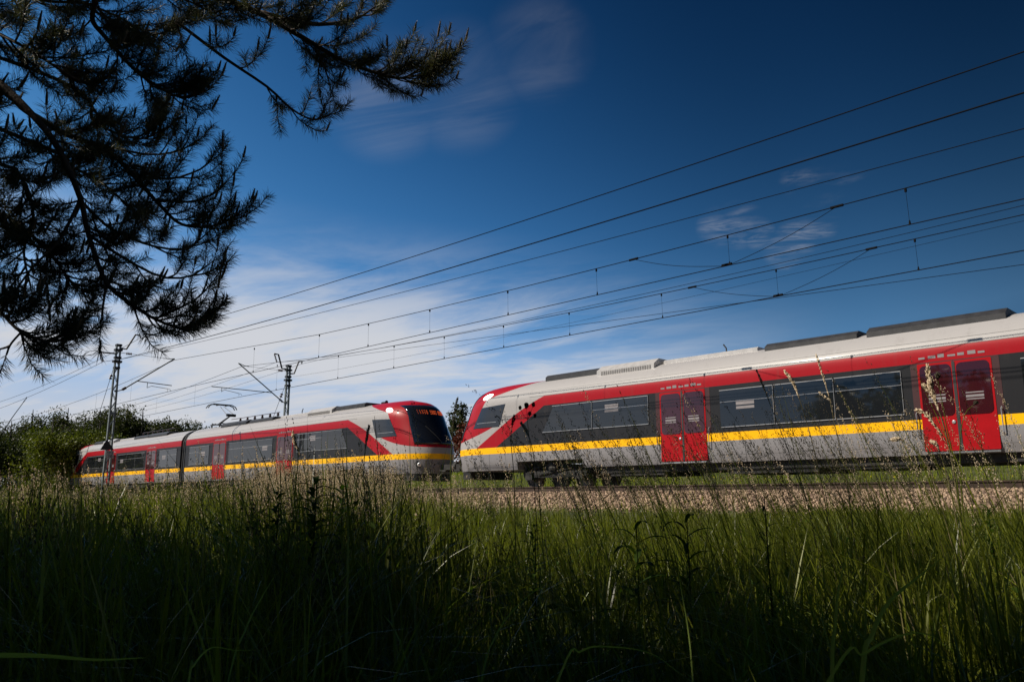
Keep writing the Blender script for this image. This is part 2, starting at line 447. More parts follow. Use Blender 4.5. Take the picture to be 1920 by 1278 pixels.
# loose stones on the near shoulder of the ballast
NS = 26000
sx = -RNG.power(1.0, NS) * 62 + 6
sx = np.where(RNG.random(NS) < .6, RNG.uniform(-26, 4, NS), sx)
sy = RNG.uniform(14.55, 17.9, NS)
keep = ((sy - 15.0) / .6 > RNG.random(NS)) | (sy > 15.3)
sx, sy = sx[keep], sy[keep]; NS = len(sx)
cube = np.array([(x, y, z) for z in (-1, 1) for y in (-1, 1) for x in (-1, 1)], float)
cq = np.array([(0, 2, 3, 1), (4, 5, 7, 6), (0, 1, 5, 4), (2, 6, 7, 3), (0, 4, 6, 2), (1, 3, 7, 5)])
size = RNG.uniform(.018, .036, NS)
loc = cube[None] * (1 + RNG.uniform(-.45, .3, (NS, 8, 3))) * size[:, None, None]
ang = RNG.uniform(0, 2 * math.pi, (NS, 2))
c1, s1, c2, s2 = np.cos(ang[:, 0]), np.sin(ang[:, 0]), np.cos(ang[:, 1]), np.sin(ang[:, 1])
rx = loc[..., 0] * c1[:, None] - loc[..., 1] * s1[:, None]; ry = loc[..., 0] * s1[:, None] + loc[..., 1] * c1[:, None]
rz = loc[..., 2] * c2[:, None] - ry * s2[:, None]; ry2 = loc[..., 2] * s2[:, None] + ry * c2[:, None]
Z0 = ground_z(sx, sy) + .012
V = np.stack([rx + sx[:, None], ry2 + sy[:, None], rz + Z0[:, None]], -1)
Q = (cq[None] + (np.arange(NS) * 8)[:, None, None]).reshape(-1, 4)
tag(np_mesh('ballast_stones', V, quads=Q, mat='ballast_stone', rnd=np.repeat(RNG.random(NS), 8)),
    'loose brown and buff ballast stones on the shoulder below the near rail', 'gravel', kind='stuff')

# ---------------------------------------------------------------- tracks
def make_track(name, ty, label, many):
    root = empty(name, (0, ty, RAIL), label, 'railway track')
    prof = [(-.075, -.172), (.075, -.172), (.075, -.160), (.012, -.140), (.010, -.045), (.036, -.032), (.036, -.003), (.030, 0), (-.030, 0), (-.036, -.003), (-.036, -.032), (-.010, -.045), (-.012, -.140), (-.075, -.160)]
    for sgn in (-1, 1):
        mb = MB(); mb.prism([(p + sgn * .7535, q) for p, q in prof], 0, -600, 300)
        r_ = mb.build('rail', ['rail_steel', 'rail_head'], root)
        for pl in r_.data.polygons:
            if pl.normal.z > .9 and pl.center.z > -.01: pl.material_index = 1
    def sl(x):
        return [(x - .13, -1.3, -.30), (x + .13, -1.3, -.30), (x + .13, 1.3, -.30), (x - .13, 1.3, -.30),
                (x - .10, -1.28, -.175), (x + .10, -1.28, -.175), (x + .10, 1.28, -.175), (x - .10, 1.28, -.175)]
    fc = [(3, 2, 1, 0), (4, 5, 6, 7), (0, 1, 5, 4), (1, 2, 6, 5), (2, 3, 7, 6), (3, 0, 4, 7)]
    proto = None
    if many:
        for i in range(100):
            if proto is None:
                mb = MB(); mb.raw(sl(0), fc); proto = mb.build('sleeper', 'sleeper_concrete', root); o = proto
            else:
                o = proto.copy(); COL.objects.link(o); o.parent = root
            o.location = (3.0 - .62 * i, 0, 0)
    mb = MB()
    for i in range(100 if many else -8, 420): mb.raw(sl(3.0 - .62 * i), fc)
    tag(mb.build('sleepers', 'sleeper_concrete', root), kind='stuff')
    return root
make_track('railway_track', T1, 'empty near railway track with rusty brown rail on sunlit stone ballast', True)
make_track('railway_track', T2, 'far railway track carrying the red and silver trains', False)

# ---------------------------------------------------------------- train
NB = .97
def yshape(z):
    z = np.asarray(z, float)
    low = 1 - .05 * np.clip((1.15 - z) / .45, 0, 1) ** 1.6
    up = np.where(z > 3.22, np.clip(1 - np.clip((z - 3.22) / 1.0, 0, 1) ** 2.25, 0, 1) ** (1 / 1.95), 1.0)
    return low * up
XN_Z = np.array([.0, 1.5, 1.9, 2.3, 2.9, 3.4, 3.8, 4.0, 4.12, 4.22])
XN_X = np.array([.22, .0, .04, .22, .60, .88, 1.15, 1.40, 1.75, 2.9])
_zz = np.linspace(.0, 4.22, 200); _xx = np.interp(_zz, XN_Z, XN_X)
_xx = np.convolve(np.pad(_xx, 6, mode='edge'), np.ones(13) / 13, 'valid')
def x0(z): return np.interp(z, _zz, _xx)
DP, BL = 2.5, 7.7
def wfun(d):
    return 1 - np.clip(1 - np.clip(d, 0, DP) / DP, 0, 1) ** 2.9 if False else (1 - (1 - np.clip(d, 0, DP) / DP) ** 2.6) ** (1 / 2.1)
def body_pt(d, yf, z, HW=1.42):
    a = x0(z); bl = np.clip(1 - d / BL, 0, 1) ** 1.3
    return d + a * bl, HW * wfun(d) * yf, z
def side_y(x, z):                       # outer skin half width at (along, height)
    lo, hi = 0.0, x + .01
    for _ in range(40):
        mid = (lo + hi) / 2
        if mid + float(x0(z)) * max(0, 1 - mid / BL) ** 1.3 < x: lo = mid
        else: hi = mid
    return 1.42 * float(wfun(lo)) * float(yshape(z))
def front_x(y, z):                      # nose skin along-position at half width y
    k = abs(y) / (1.42 * max(float(yshape(z)), .05)); lo, hi = 0, DP
    for _ in range(40):
        mid = (lo + hi) / 2
        if float(wfun(mid)) < k: lo = mid
        else: hi = mid
    return lo + float(x0(z)) * max(0, 1 - lo / BL) ** 1.3
def make_train(tip, sg, label, panto, far_artic_visible=True):
    """two-car unit, nose at world X=tip, extending in direction sg along X; second car mirrored"""
    root = empty('passenger_train', (tip, T2, RAIL), label, 'train')
    LEN = 50.6
    def wx(al, car):                     # along-from-own-nose -> local x
        return sg * (al if car == 0 else LEN - al)
    for car in (0, 1):
        S = lambda a: wx(a, car)
        # shell
        ds = np.concatenate([np.linspace(0, 1, 26) ** 2.0 * 2.2, np.linspace(2.3, 4.2, 10), [4.3, 4.32, 5.7, 7.6, 7.62, 8.2, 9.7, 12.7, 16.7, 20.7, 24.9]])
        ds[0] = 0
        zr_ = [.0] + list(np.linspace(.72, 1.3, 5)) + list(np.linspace(1.5, 3.2, 18)) + list(3.22 + np.sin(np.linspace(.06, 1, 16) * math.pi / 2) * 1.0)
        V = []; AL = []
        ring = None
        for d in ds:
            pts = []
            zb = 1.02 if 4.31 < d < 7.61 else (.72 if d > 1.2 else .72 - 0.0)
            prof = [(0.0, zb)]
            for z in zr_[1:]:
                zz = max(z, zb) if z < 1.31 else z
                prof.append((float(yshape(zz)), zz))
            half = []
            for yf, z in prof:
                X, Y, Z = body_pt(d, yf, z); half.append((float(X), float(Y), float(Z)))
            full = [(x, -y, z) for x, y, z in half] + [(x, y, z) for x, y, z in half[-2:0:-1]]
            ring = len(full)
            for x, y, z in full: V.append((S(x), y, z)); AL.append(x)
        nS = len(ds); F = []
        for i in range(nS - 1):
            for k in range(ring):
                k2 = (k + 1) % ring; F.append((i * ring + k, i * ring + k2, (i + 1) * ring + k2, (i + 1) * ring + k))
        F.append(tuple(range((nS - 1) * ring, nS * ring)))
        mb = MB(); mb.raw(V, F)
        me = bpy.data.meshes.new('car_body'); me.from_pydata(mb.v, [], mb.f)
        at = me.attributes.new('along', 'FLOAT', 'POINT'); at.data.foreach_set('value', np.array(AL, np.float32))
        me.materials.append(MATS['train_livery']); me.shade_smooth()
        import bmesh
        bm = bmesh.new(); bm.from_mesh(me); bmesh.ops.remove_doubles(bm, verts=bm.verts, dist=1e-4); bmesh.ops.recalc_face_normals(bm, faces=bm.faces); bm.to_mesh(me); bm.free()
        try: me.set_sharp_from_angle(angle=R_(40))
        except Exception: pass
        body = bpy.data.objects.new('car_body', me); COL.objects.link(body); body.parent = root
        NR = lambda y: -y                # near side is -Y
        def patch(name, poly_fn, nu, nv, off, mat, parent=root, thick=.01):
            """thin plate following the side skin. poly_fn(u,v)->(along,z)"""
            V = []; F = []
            for lay in (off, off - thick):
                for j in range(nv + 1):
                    for i in range(nu + 1):
                        a, z = poly_fn(i / nu, j / nv)
                        V.append((S(a), -(side_y(a, z) + lay), z))
            n = (nu + 1) * (nv + 1)
            for j in range(nv):
                for i in range(nu):
                    q = j * (nu + 1) + i; F.append((q, q + 1, q + nu + 2, q + nu + 1)); F.append((n + q, n + q + nu + 1, n + q + nu + 2, n + q + 1))
            edge = [i for i in range(nu + 1)] + [(j + 1) * (nu + 1) - 1 for j in range(1, nv + 1)] + [nv * (nu + 1) + i for i in range(nu - 1, -1, -1)] + [j * (nu + 1) for j in range(nv - 1, 0, -1)]
            for q in range(len(edge)):
                a_, b_ = edge[q], edge[(q + 1) % len(edge)]; F.append((a_, a_ + n, b_ + n, b_))
            mb = MB(); mb.raw(V, F); return mb.build(name, mat, parent, smooth=False)
        def rect(a0, a1, z0, z1, r=.08):
            def f(u, v):
                return a0 + (a1 - a0) * u, z0 + (z1 - z0) * v
            return f
        def rrect_plate(name, a0, a1, z0, z1, off, mat, parent, r=.07, thick=.012):
            pts = []
            for cx, cz, st in ((a1 - r, z0 + r, -90), (a1 - r, z1 - r, 0), (a0 + r, z1 - r, 90), (a0 + r, z0 + r, 180)):
                for k in range(5):
                    an = R_(st + 22.5 * k); pts.append((cx + r * math.cos(an), cz + r * math.sin(an)))
            V = [(S(a), -(1.42 + off), z) for a, z in pts] + [(S(a), -(1.42 + off - thick), z) for a, z in pts]
            n = len(pts)
            F = [tuple(range(n)), tuple(range(2 * n - 1, n - 1, -1))] + [(i, i + n, (i + 1) % n + n, (i + 1) % n) for i in range(n)]
            mb = MB(); mb.raw(V, F); return mb.build(name, mat, parent)
        # passenger windows
        for a0, a1, zb, zt, nP in ((5.7, 10.55, 2.05, 2.97, 2), (13.2, 18.6, 1.77, 2.88, 3), (21.3, 24.3, 1.77, 2.88, 2)):
            wd = (a1 - a0) / nP
            for k in range(nP):
                p0, p1 = a0 + wd * k + .02, a0 + wd * (k + 1) - .02
                if a0 == 5.7 and k == 0:
                    f = lambda u, v: (p0 + (p1 - p0) * u + (1 - u) * v * .55, zb + (zt - zb) * v)
                    wn = patch('passenger_window', f, 4, 3, .016, 'window_glass')
                else:
                    wn = rrect_plate('passenger_window', p0, p1, zb, zt, .016, 'window_glass', root)
                mb = MB()
                for zz_, hh in ((zb - .012, .022), (zt + .004, .022)) + (((zb + (zt - zb) * .68, .018),) if k != 0 or nP == 3 else ()):
                    q0 = p0 + (.5 if (a0 == 5.7 and k == 0 and zz_ > zb) else 0)
                    x_a, x_b = sorted((S(q0), S(p1))); mb.box(x_a, x_b, -1.447, -1.42, zz_, zz_ + hh)
                x_a, x_b = sorted((S(p1 - .004), S(p1 + .006))); mb.box(x_a, x_b, -1.4465, -1.42, zb - .01, zt + .02)
                mb.build('window_frame', 'aluminium', wn)
                if (nP == 3 and k == 0) or (nP == 2 and k == 1 and a0 == 5.7) or (a0 > 20 and k == 0):
                    x_a, x_b = sorted((S(p0 + .55), S(p0 + 1.15)))
                    mb = MB(); mb.box(x_a, x_b, -1.4405, -1.4375, zb + .52, zb + .60); mb.box(x_a, x_b, -1.4405, -1.4375, zb + .64, zb + .78)
                    mb.build('sticker', 'faded_sticker', wn)
        # doors: two leaves each
        for c_ in (11.85, 19.85):
            for lf in (-1, 1):
                e0, e1 = sorted((c_, c_ + lf * .86))
                dr = rrect_plate('door', e0 + .008, e1 - .008, .80, 3.02, .016, 'door_red', root, r=.03, thick=.10)
                rrect_plate('door_window', e0 + .06, e1 - .06, 1.66, 2.96, .024, 'door_glass', dr, r=.12)
                x_a, x_b = sorted((S(e0 + .22), S(e1 - .24)))
                mb = MB()
                for q, (zz_, hh) in enumerate(((2.02, .03), (2.08, .06), (2.18, .03))): mb.box(x_a, x_b, -1.4475, -1.4445, zz_, zz_ + hh)
                mb.build('sticker', 'faded_sticker', dr)
            mb = MB(); x_a, x_b = sorted((S(c_ - .035), S(c_ + .035))); mb.box(x_a, x_b, -1.446, -1.40, .82, 3.0); mb.build('door_seal', 'rubber', root)
            x_a, x_b = sorted((S(c_ - .14), S(c_ - .08))); mb = MB(); mb.lathe((S(c_ - .11), -1.43, 1.50), (0, -1, 0), [(.045, 0), (.045, .02), (.03, .028)], 14); mb.build('door_button', 'aluminium', root)
            for q in (-.96, .96):
                mb = MB(); mb.tube([(S(c_ + q), -1.43, 1.15), (S(c_ + q), -1.49, 1.2), (S(c_ + q), -1.49, 1.75), (S(c_ + q), -1.43, 1.8)], .014, 6); mb.build('door_handrail', 'aluminium', root)
            rrect_plate('door_surround', c_ - 1.02, c_ + 1.02, 1.62, 3.046, .006, 'door_edge', root, r=.04)
            x_a, x_b = sorted((S(c_ - .85), S(c_ + .85)))
            mb = MB(); mb.box(x_a, x_b, -1.50, -1.38, .735, .775); mb.build('door_step', 'aluminium', root)
            mb = MB()
            for k in range(7):
                q = c_ - .8 + .23 * k
                x_a, x_b = sorted((S(q), S(q + .15 + .03 * (k % 2)))); mb.box(x_a, x_b, -1.4245, -1.4205, 3.14, 3.14 + .05 + .02 * (k % 3))
            mb.build('door_marking', 'faded_sticker', root)
        # cab side window
        fcab = lambda u, v: ((1.78 + (3.35 - 1.78) * u) * (1 - v) + (2.32 + (3.70 - 2.32) * u) * v, 2.42 + .80 * v + .06 * u * v)
        cw = patch('cab_side_window', fcab, 12, 6, .014, 'windscreen_glass', thick=.02)
        cw2 = patch('window_frame', lambda u, v: ((2.05 + (3.2 - 2.05) * u), 2.60 + .018 * v), 10, 1, .026, 'aluminium', cw)
        # windscreen following the nose skin
        V = []; F = []; nu, nv = 20, 16
        for lay in (0.02, -.01):
            for j in range(nv + 1):
                for i in range(nu + 1):
                    v = j / nv; u = i / nu * 2 - 1
                    z = 2.02 + (3.86 - 2.02) * v; wv = 1.16 - .16 * v
                    y = u * wv * (1 - .05 * (1 - v) ** 3)
                    z2 = z - .08 * (1 - v) * 0 + 0
                    x_ = front_x(y, z2); V.append((S(x_ - lay), y * (1 + .015), z2 + lay * .3))
        n = (nu + 1) * (nv + 1)
        for j in range(nv):
            for i in range(nu):
                q = j * (nu + 1) + i; F.append((q, q + 1, q + nu + 2, q + nu + 1)); F.append((n + q, n + q + nu + 1, n + q + nu + 2, n + q + 1))
        edge = [i for i in range(nu + 1)] + [(j + 1) * (nu + 1) - 1 for j in range(1, nv + 1)] + [nv * (nu + 1) + i for i in range(nu - 1, -1, -1)] + [j * (nu + 1) for j in range(nv - 1, 0, -1)]
        for q in range(len(edge)):
            a_, b_ = edge[q], edge[(q + 1) % len(edge)]; F.append((a_, a_ + n, b_ + n, b_))
        mb = MB(); mb.raw(V, F); ws = mb.build('windscreen', 'windscreen_glass', root, smooth=True)
        # destination display: rows of small lit segments behind the top edge of the screen
        mb = MB()
        for k in range(15):
            if k in (5, 10): continue
            y = -.72 + k * .095
            for zz_ in ((3.44, 3.49, 3.54, 3.59) if k % 3 else (3.44, 3.515, 3.59)):
                x_ = front_x(y, zz_) - .034
                xa, xb = sorted((S(x_), S(x_ + .008))); mb.box(xa, xb, y, y + .062, zz_, zz_ + .026)
        mb.build('destination_display', 'display_lit', ws)
        for sd in (-1, 1):               # wipers
            mb = MB(); pp = []
            for k in range(9):
                u = k / 8; y = sd * (.12 + .5 * u); zz_ = 2.12 + .75 * u; pp.append((S(front_x(y, zz_) - .05), y, zz_))
            mb.tube(pp, .014, 5); mb.build('wiper', 'rubber', root)
        # lamps
        for sd in (-1, 1):
            y = sd * .98; zz_ = 1.12; x_ = front_x(y, zz_)
            mb = MB(); mb.lathe((S(x_ + .03), y, zz_), (-sg if car == 0 else sg, sd * .55, 0), [(.15, -.02), (.15, .03), (.13, .045)], 18)
            hl = mb.build('headlight', 'black_panel', root, smooth=False)
            mb = MB(); mb.lathe((S(x_ + .03), y, zz_), (-sg if car == 0 else sg, sd * .55, 0), [(.10, .03), (.095, .055), (.05, .07)], 16)
            mb.build('lens', 'lamp_lens', hl, smooth=True)
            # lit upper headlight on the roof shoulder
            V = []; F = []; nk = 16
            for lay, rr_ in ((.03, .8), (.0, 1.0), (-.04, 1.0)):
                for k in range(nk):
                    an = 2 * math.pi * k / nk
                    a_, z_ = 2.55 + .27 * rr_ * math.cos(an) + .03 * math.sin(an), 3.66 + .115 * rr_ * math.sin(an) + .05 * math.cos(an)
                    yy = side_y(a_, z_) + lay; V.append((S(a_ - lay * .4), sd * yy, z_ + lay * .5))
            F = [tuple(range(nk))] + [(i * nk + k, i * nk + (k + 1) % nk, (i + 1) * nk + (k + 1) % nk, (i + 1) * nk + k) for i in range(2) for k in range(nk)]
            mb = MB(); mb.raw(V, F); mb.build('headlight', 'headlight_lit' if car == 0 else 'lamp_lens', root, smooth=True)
        # coupler and front apron
        mb = MB(); xa, xb = sorted((S(-.75), S(.5))); mb.box(xa, xb, -.16, .16, .88, 1.12)
        mb.lathe((S(-.82), 0, 1.0), (1, 0, 0), [(.22, -.08), (.24, 0), (.22, .08)], 12)
        if car == 0: mb.box(*sorted((S(-.55), S(-.15))), -.42, .42, .80, .88)
        mb.build('coupler', 'underframe', root)
        mb = MB(); pts = []
        for k in range(13):
            an = math.pi * k / 12; pts.append((S(1.45 - 1.05 * math.sin(an) ** .7), -1.2 * math.cos(an)))
        mb.prism(pts, 2, .42, .70); mb.build('front_apron', 'underframe', root)
        # under-floor
        mb = MB(); xa, xb = sorted((S(8.3), S(23.1))); mb.box(xa, xb, -1.22, 1.22, .50, .715)
        for (q0, q1, zz_) in ((8.7, 10.9, .40), (13.3, 16.1, .38), (16.7, 18.5, .42)):
            xa, xb = sorted((S(q0), S(q1))); mb.box(xa, xb, -1.18, 1.18, zz_, .498)
        mb.build('underfloor_box', 'underframe', root)
        # bogie (front), recessed
        def bogie(cx, wb, nm='bogie'):
            mb = MB()
            for sd in (-1, 1):
                y = sd * 1.0
                mb.prism([(cx - wb / 2 - .35, .62), (cx - wb / 2 - .3, .42), (cx - wb / 2 + .3, .42), (cx - .5, .40), (cx + .5, .40), (cx + wb / 2 - .3, .42), (cx + wb / 2 + .3, .42), (cx + wb / 2 + .35, .62), (cx + .5, .66), (cx - .5, .66)], 1, y - .08, y + .08)
                for e in (-1, 1):
                    mb.box(cx + e * wb / 2 - .17, cx + e * wb / 2 + .17, y - .15 * (1 if sd < 0 else .6), y + .15 * (.6 if sd < 0 else 1), .33, .60)
                    for q in (-.26, .26): mb.lathe((cx + e * wb / 2 + q, y, .70), (0, 0, 1), [(.09, -.12), (.09, .12)], 10)
                mb.lathe((cx, y, .80), (0, 0, 1), [(.24, -.14), (.26, -.05), (.24, 0), (.26, .05), (.24, .14)], 14)
                mb.tube([(cx - .75, y * 1.1, .50), (cx + .75, y * 1.1, .72)], .04, 6)
            mb.box(cx - .5, cx + .5, -1.0, 1.0, .55, .9)
            bg_ = mb.build(nm, 'underframe', root)
            for e in (-1, 1):
                for sd in (-1, 1):
                    mb = MB(); mb.lathe((cx + e * wb / 2, sd * .75, .42), (0, sd, 0), [(.46, -.07), (.46, -.04), (.425, -.035), (.42, .065), (.36, .07), (.34, .04), (.16, .03), (.15, .09), (.08, .10)], 28)
                    mb.build('wheel', 'wheel_steel', bg_)
            return bg_
        bogie(S(5.95), 2.5)
        if car == 0: bogie(sg * LEN / 2, 2.7)
        # roof equipment
        def roofbox(name, a0, a1, hw, z0, z1, mat, ch=.12):
            xa, xb = sorted((S(a0), S(a1)))
            mb = MB(); mb.prism([(-hw, z0), (hw, z0), (hw, z1 - ch), (hw - ch * 1.5, z1), (-hw + ch * 1.5, z1), (-hw, z1 - ch)], 0, xa, xb)
            return mb.build(name, mat, root)
        roofbox('roof_unit', 5.3, 7.9, .80, 3.95, 4.30, 'roof_kit', .08)
        fn = roofbox('air_conditioning_unit', 8.0, 10.5, .98, 3.72, 4.34, 'silver_roof_kit', .20)
        mb = MB()
        for k in range(22): xa, xb = sorted((S(8.2 + .1 * k), S(8.26 + .1 * k))); mb.box(xa, xb, -.993, -.96, 3.88, 4.10)
        mb.build('grille', 'roof_grille', fn)
        roofbox('roof_walkway', 10.6, 14.1, .55, 4.10, 4.28, 'silver_roof_kit', .05)
        roofbox('roof_unit', 14.5, 17.3, .85, 3.95, 4.28, 'roof_kit', .12)
        roofbox('roof_unit', 17.6, 21.0, .92, 3.95, 4.31, 'roof_kit', .16)
        mb = MB()
        for k in range(6 if panto else 0): mb.lathe((S(14.9 + k * .95), -.30, 4.44), (0, 0, 1), [(.05, -.10), (.09, -.06), (.05, -.03), (.09, .0), (.05, .04), (.06, .10)], 10)
        if panto:
            mb.tube([(S(14.7), -.30, 4.56), (S(20.9), -.30, 4.56)], .02, 6); mb.build('roof_busbar', 'insulator', root)
        mb = MB(); mb.tube([(S(12.7), 0, 4.2), (S(12.7), 0, 4.48), (S(12.6), 0, 4.62)], .025, 6); mb.build('antenna', 'dark_steel', root)
        mb = MB(); mb.lathe((S(4.8), .0, 4.30), (1, 0, 0), [(.03, -.22), (.05, -.15), (.05, .1), (.10, .22)], 10); mb.build('horn', 'dark_steel', root)
    # bellows between the cars
    mb = MB()
    mid = sg * LEN / 2
    for k in range(7):
        a = mid - .42 + .14 * k; r = 1.0 if k % 2 else .955
        pr = [(-1.33 * r, .78), (1.33 * r, .78), (1.33 * r, 3.3), (1.12 * r, 3.78 * r + .05), (0.55, 4.02 * r + .03), (-.55, 4.02 * r + .03), (-1.12 * r, 3.78 * r + .05), (-1.33 * r, 3.3)]
        mb.prism(pr, 0, a - .069, a + .069)
    mb.build('gangway_bellows', 'rubber', root)
    if panto:
        bx = sg * 22.8; kz = 4.9
        mb = MB()
        for sd in (-.45, .45):
            mb.beam((bx - .7, sd, 4.34), (bx + .7, sd, 4.34), .07); mb.box(bx - .62, bx - .54, sd - .04, sd + .04, 4.12, 4.30); mb.box(bx + .54, bx + .62, sd - .04, sd + .04, 4.12, 4.30)
        mb.beam((bx - .6, -.45, 4.40), (bx - .6, .45, 4.40), .08); mb.beam((bx + .6, -.45, 4.40), (bx + .6, .45, 4.40), .06)
        pn = mb.build('pantograph', 'dark_steel', root)
        kx = bx + 1.15; hx = bx - .30
        # world heights: contact wire height above rail
        top = 5.72
        mb = MB(); mb.tube([(bx - .55, 0, 4.44), (kx, 0, kz)], [.06, .045], 8); mb.tube([(bx - .25, 0, 4.44), (kx - .18, 0, kz - .05)], .018, 6)
        mb.lathe((kx, 0, kz), (0, 1, 0), [(.09, -.3), (.09, .3)], 12)
        mb.build('lower_arm', 'dark_steel', pn)
        mb = MB()
        for sd in (-1, 1): mb.tube([(kx, .28 * sd, kz), (hx, .12 * sd, top - .12)], [.026, .018], 6)
        mb.build('upper_arm', 'aluminium', pn)
        mb = MB()
        for q in (-.16, .16):
            mb.tube([(hx + q, -.98, top - .30), (hx + q, -.86, top - .12), (hx + q, -.62, top - .02), (hx + q, .62, top - .02), (hx + q, .86, top - .12), (hx + q, .98, top - .30)], .035, 8)
        mb.beam((hx - .16, -.3, top - .08), (hx + .16, -.3, top - .08), .04); mb.beam((hx - .16, .3, top - .08), (hx + .16, .3, top - .08), .04)
        mb.build('contact_strip', 'dark_steel', pn)
    return root
make_train(-27.9, -1, 'red and silver train with raised pantograph, receding at left beyond the coupled noses', True)
make_train(-26.25, 1, 'red and silver train filling the right side, its nose pointing left', False)

# ---------------------------------------------------------------- masts and overhead line
XM = -48.6
def P1(x, y): p = at_x(x, y, XM); return (float(p[0]), float(p[1]), float(p[2]))
def ins(mb, a, b, r=.07, n=5):
    """ribbed insulator between two points"""
    a = np.array(a, float); b = np.array(b, float); L = np.linalg.norm(b - a); d = (b - a) / L
    prof = [(.02, 0)]
    for k in range(n):
        o = L * (k + .5) / n; prof += [(.025, o - L / n * .4), (r, o), (.025, o + L / n * .35)]
    prof.append((.02, L)); mb.lathe(a, d, prof, 10)
def mast_body(root, t0, lean_t, z_base, z_top, wb=.33, wt_=.20):
    """two channel legs with zigzag lacing; root local frame at the mast foot"""
    for sd in (-1, 1):
        mb = MB(); H = z_top - z_base
        a = (0, sd * wb / 2, 0); b_ = (0, sd * wt_ / 2, H)
        mb.beam(a, b_, .16, .075); mb.build('leg', 'galvanised', root)
    mb = MB(); H = z_top - z_base; n = 15
    for k in range(n):
        z0, z1 = H * (.12 + .86 * k / n), H * (.12 + .86 * (k + 1) / n)
        w0, w1 = wb + (wt_ - wb) * z0 / H, wb + (wt_ - wb) * z1 / H
        s = 1 if k % 2 else -1
        for xx in (-.075, .075): mb.beam((xx, s * w0 / 2, z0), (xx, -s * w1 / 2, z1), .012, .03)
    for z0 in (.9, H * .55): mb.box(-.09, .09, -(wb + (wt_ - wb) * z0 / H) / 2, (wb + (wt_ - wb) * z0 / H) / 2, z0, z0 + .12)
    mb.build('lacing', 'galvanised', root)
    mb = MB(); mb.prism([(-.45, -.35), (.45, -.35), (.35, .35), (-.35, .35)], 0, -.4, .4); mb.build('foundation', 'concrete', root)
    for z0, ww in ((H - .02, .30), (H - .30, .40), (H - .75, .34), (H - .98, .46), (H - 1.35, .30)):
        mb = MB(); mb.box(-.16, .16, -ww / 2, ww / 2, z0 - .07, z0 + .04); mb.build('clamp_band', 'dark_steel', root)
def rel(root, p): return tuple(np.array(p) - np.array(root.location))

def cantilever_set(root, px, s):
    """px: dict of photo-surveyed joints in the cross plane of the mast (converted to metres already)"""
    c = lambda k: rel(root, px[k])
    mb = MB(); mb.tube([c('arm_foot'), c('arm_i1')], .03, 8); mb.tube([c('arm_i2'), c('arm_top')], .038, 8)
    mb.beam(c('arm_foot'), (0, 0, c('arm_foot')[2]), .10)
    ca = mb.build('cantilever', 'galvanised', root)
    mb = MB(); ins(mb, c('arm_i1'), c('arm_i2'), .085, 6); mb.build('insulator', 'insulator', ca)
    mb = MB(); mb.tube([c('stay_foot'), c('stay_i1')], .016, 6); mb.tube([c('stay_i2'), c('stay_end')], .010, 6); mb.tube([c('stay_end'), c('stay_rod'), c('arm_top')], .024, 6)
    st = mb.build('stay', 'galvanised', root)
    mb = MB(); ins(mb, c('stay_i1'), c('stay_i2'), .09, 4); mb.build('insulator', 'insulator', st)
    mb = MB(); mb.tube([c('reg0'), c('reg1')], .026, 8); mb.tube([c('reg_j'), c('reg_jb')], .018, 6)
    mb.tube([c('reg_jb'), c('sa0'), c('sa1'), c('sa_h1')], .016, 6); mb.tube([c('sa1'), c('sa2'), c('sa_h2')], .012, 6)
    mb.build('registration_arm', 'galvanised', root)
    return ca

# near mast ---------------------------------------------------------------
J = {k: P1(*v) for k, v in dict(top=(222.5, 646), foot=(197, 915), arm_foot=(219.5, 733), arm_i1=(229, 730.5), arm_i2=(236.5, 726.3), arm_top=(327.5, 672.3),
     stay_foot=(226, 661), stay_i1=(236.5, 662.3), stay_i2=(247.5, 663.6), stay_end=(308, 671.5), stay_rod=(320, 672.6),
     reg0=(258, 714.2), reg1=(322, 722.6), reg_j=(276.7, 717), reg_jb=(275.6, 726.7), sa0=(284, 723.4), sa1=(314.5, 728.6), sa_h1=(314, 733.2), sa2=(318.5, 729.5), sa_h2=(320, 733),
     horn0=(226.7, 652.7), horn1=(237, 654.3), horn2=(254.3, 627.2), horn3=(263, 628.8), horn4=(263.3, 633.8),
     la0=(219, 663), la1=(188.5, 660), lai=(189.5, 663), lai2=(193, 678)).items()}
tm1 = (J['top'][1] + J['foot'][1]) / 2
zb1 = float(ground_z(XM, tm1)) - .05
m1 = empty('catenary_mast', (XM, tm1, zb1), 'lattice steel mast in front of the left train, with curved top bracket and number plate', 'mast', 'overhead line masts')
mast_body(m1, tm1, 0, zb1, J['top'][2])
cantilever_set(m1, J, 1)
c = lambda k: rel(m1, J[k])
mb = MB(); mb.tube([c('horn0'), c('horn1'), c('horn2'), c('horn3')], .05, 8); hb = mb.build('top_bracket', 'dark_steel', m1)
mb = MB(); ins(mb, c('horn3'), c('horn4'), .06, 2); mb.build('insulator', 'insulator', hb)
mb = MB(); mb.tube([c('la0'), c('la1')], .045, 6); mb.tube([c('la1'), c('lai')], .02, 5); la = mb.build('side_arm', 'dark_steel', m1)
mb = MB(); ins(mb, c('lai'), c('lai2'), .075, 6); mb.build('insulator', 'insulator', la)
# guy wire to an anchor further along the line
mb = MB(); g0 = np.array((0, -.1, J['top'][2] - zb1 - 1.1)); g1 = at_y(184.5, 780, tm1) - np.array(m1.location)
gd = (g1 - g0) / np.linalg.norm(g1 - g0); gl = g0 + gd * (abs(g0[2] / gd[2]) - .0)
ik = g0 + gd * np.linalg.norm(g1 - g0) * .21
mb.tube([g0, ik], .014, 5); mb.tube([ik + gd * .35, gl], .014, 5); gy = mb.build('guy_wire', 'wire_metal', m1)
mb = MB(); ins(mb, ik, ik + gd * .35, .10, 2); mb.build('insulator', 'insulator', gy)
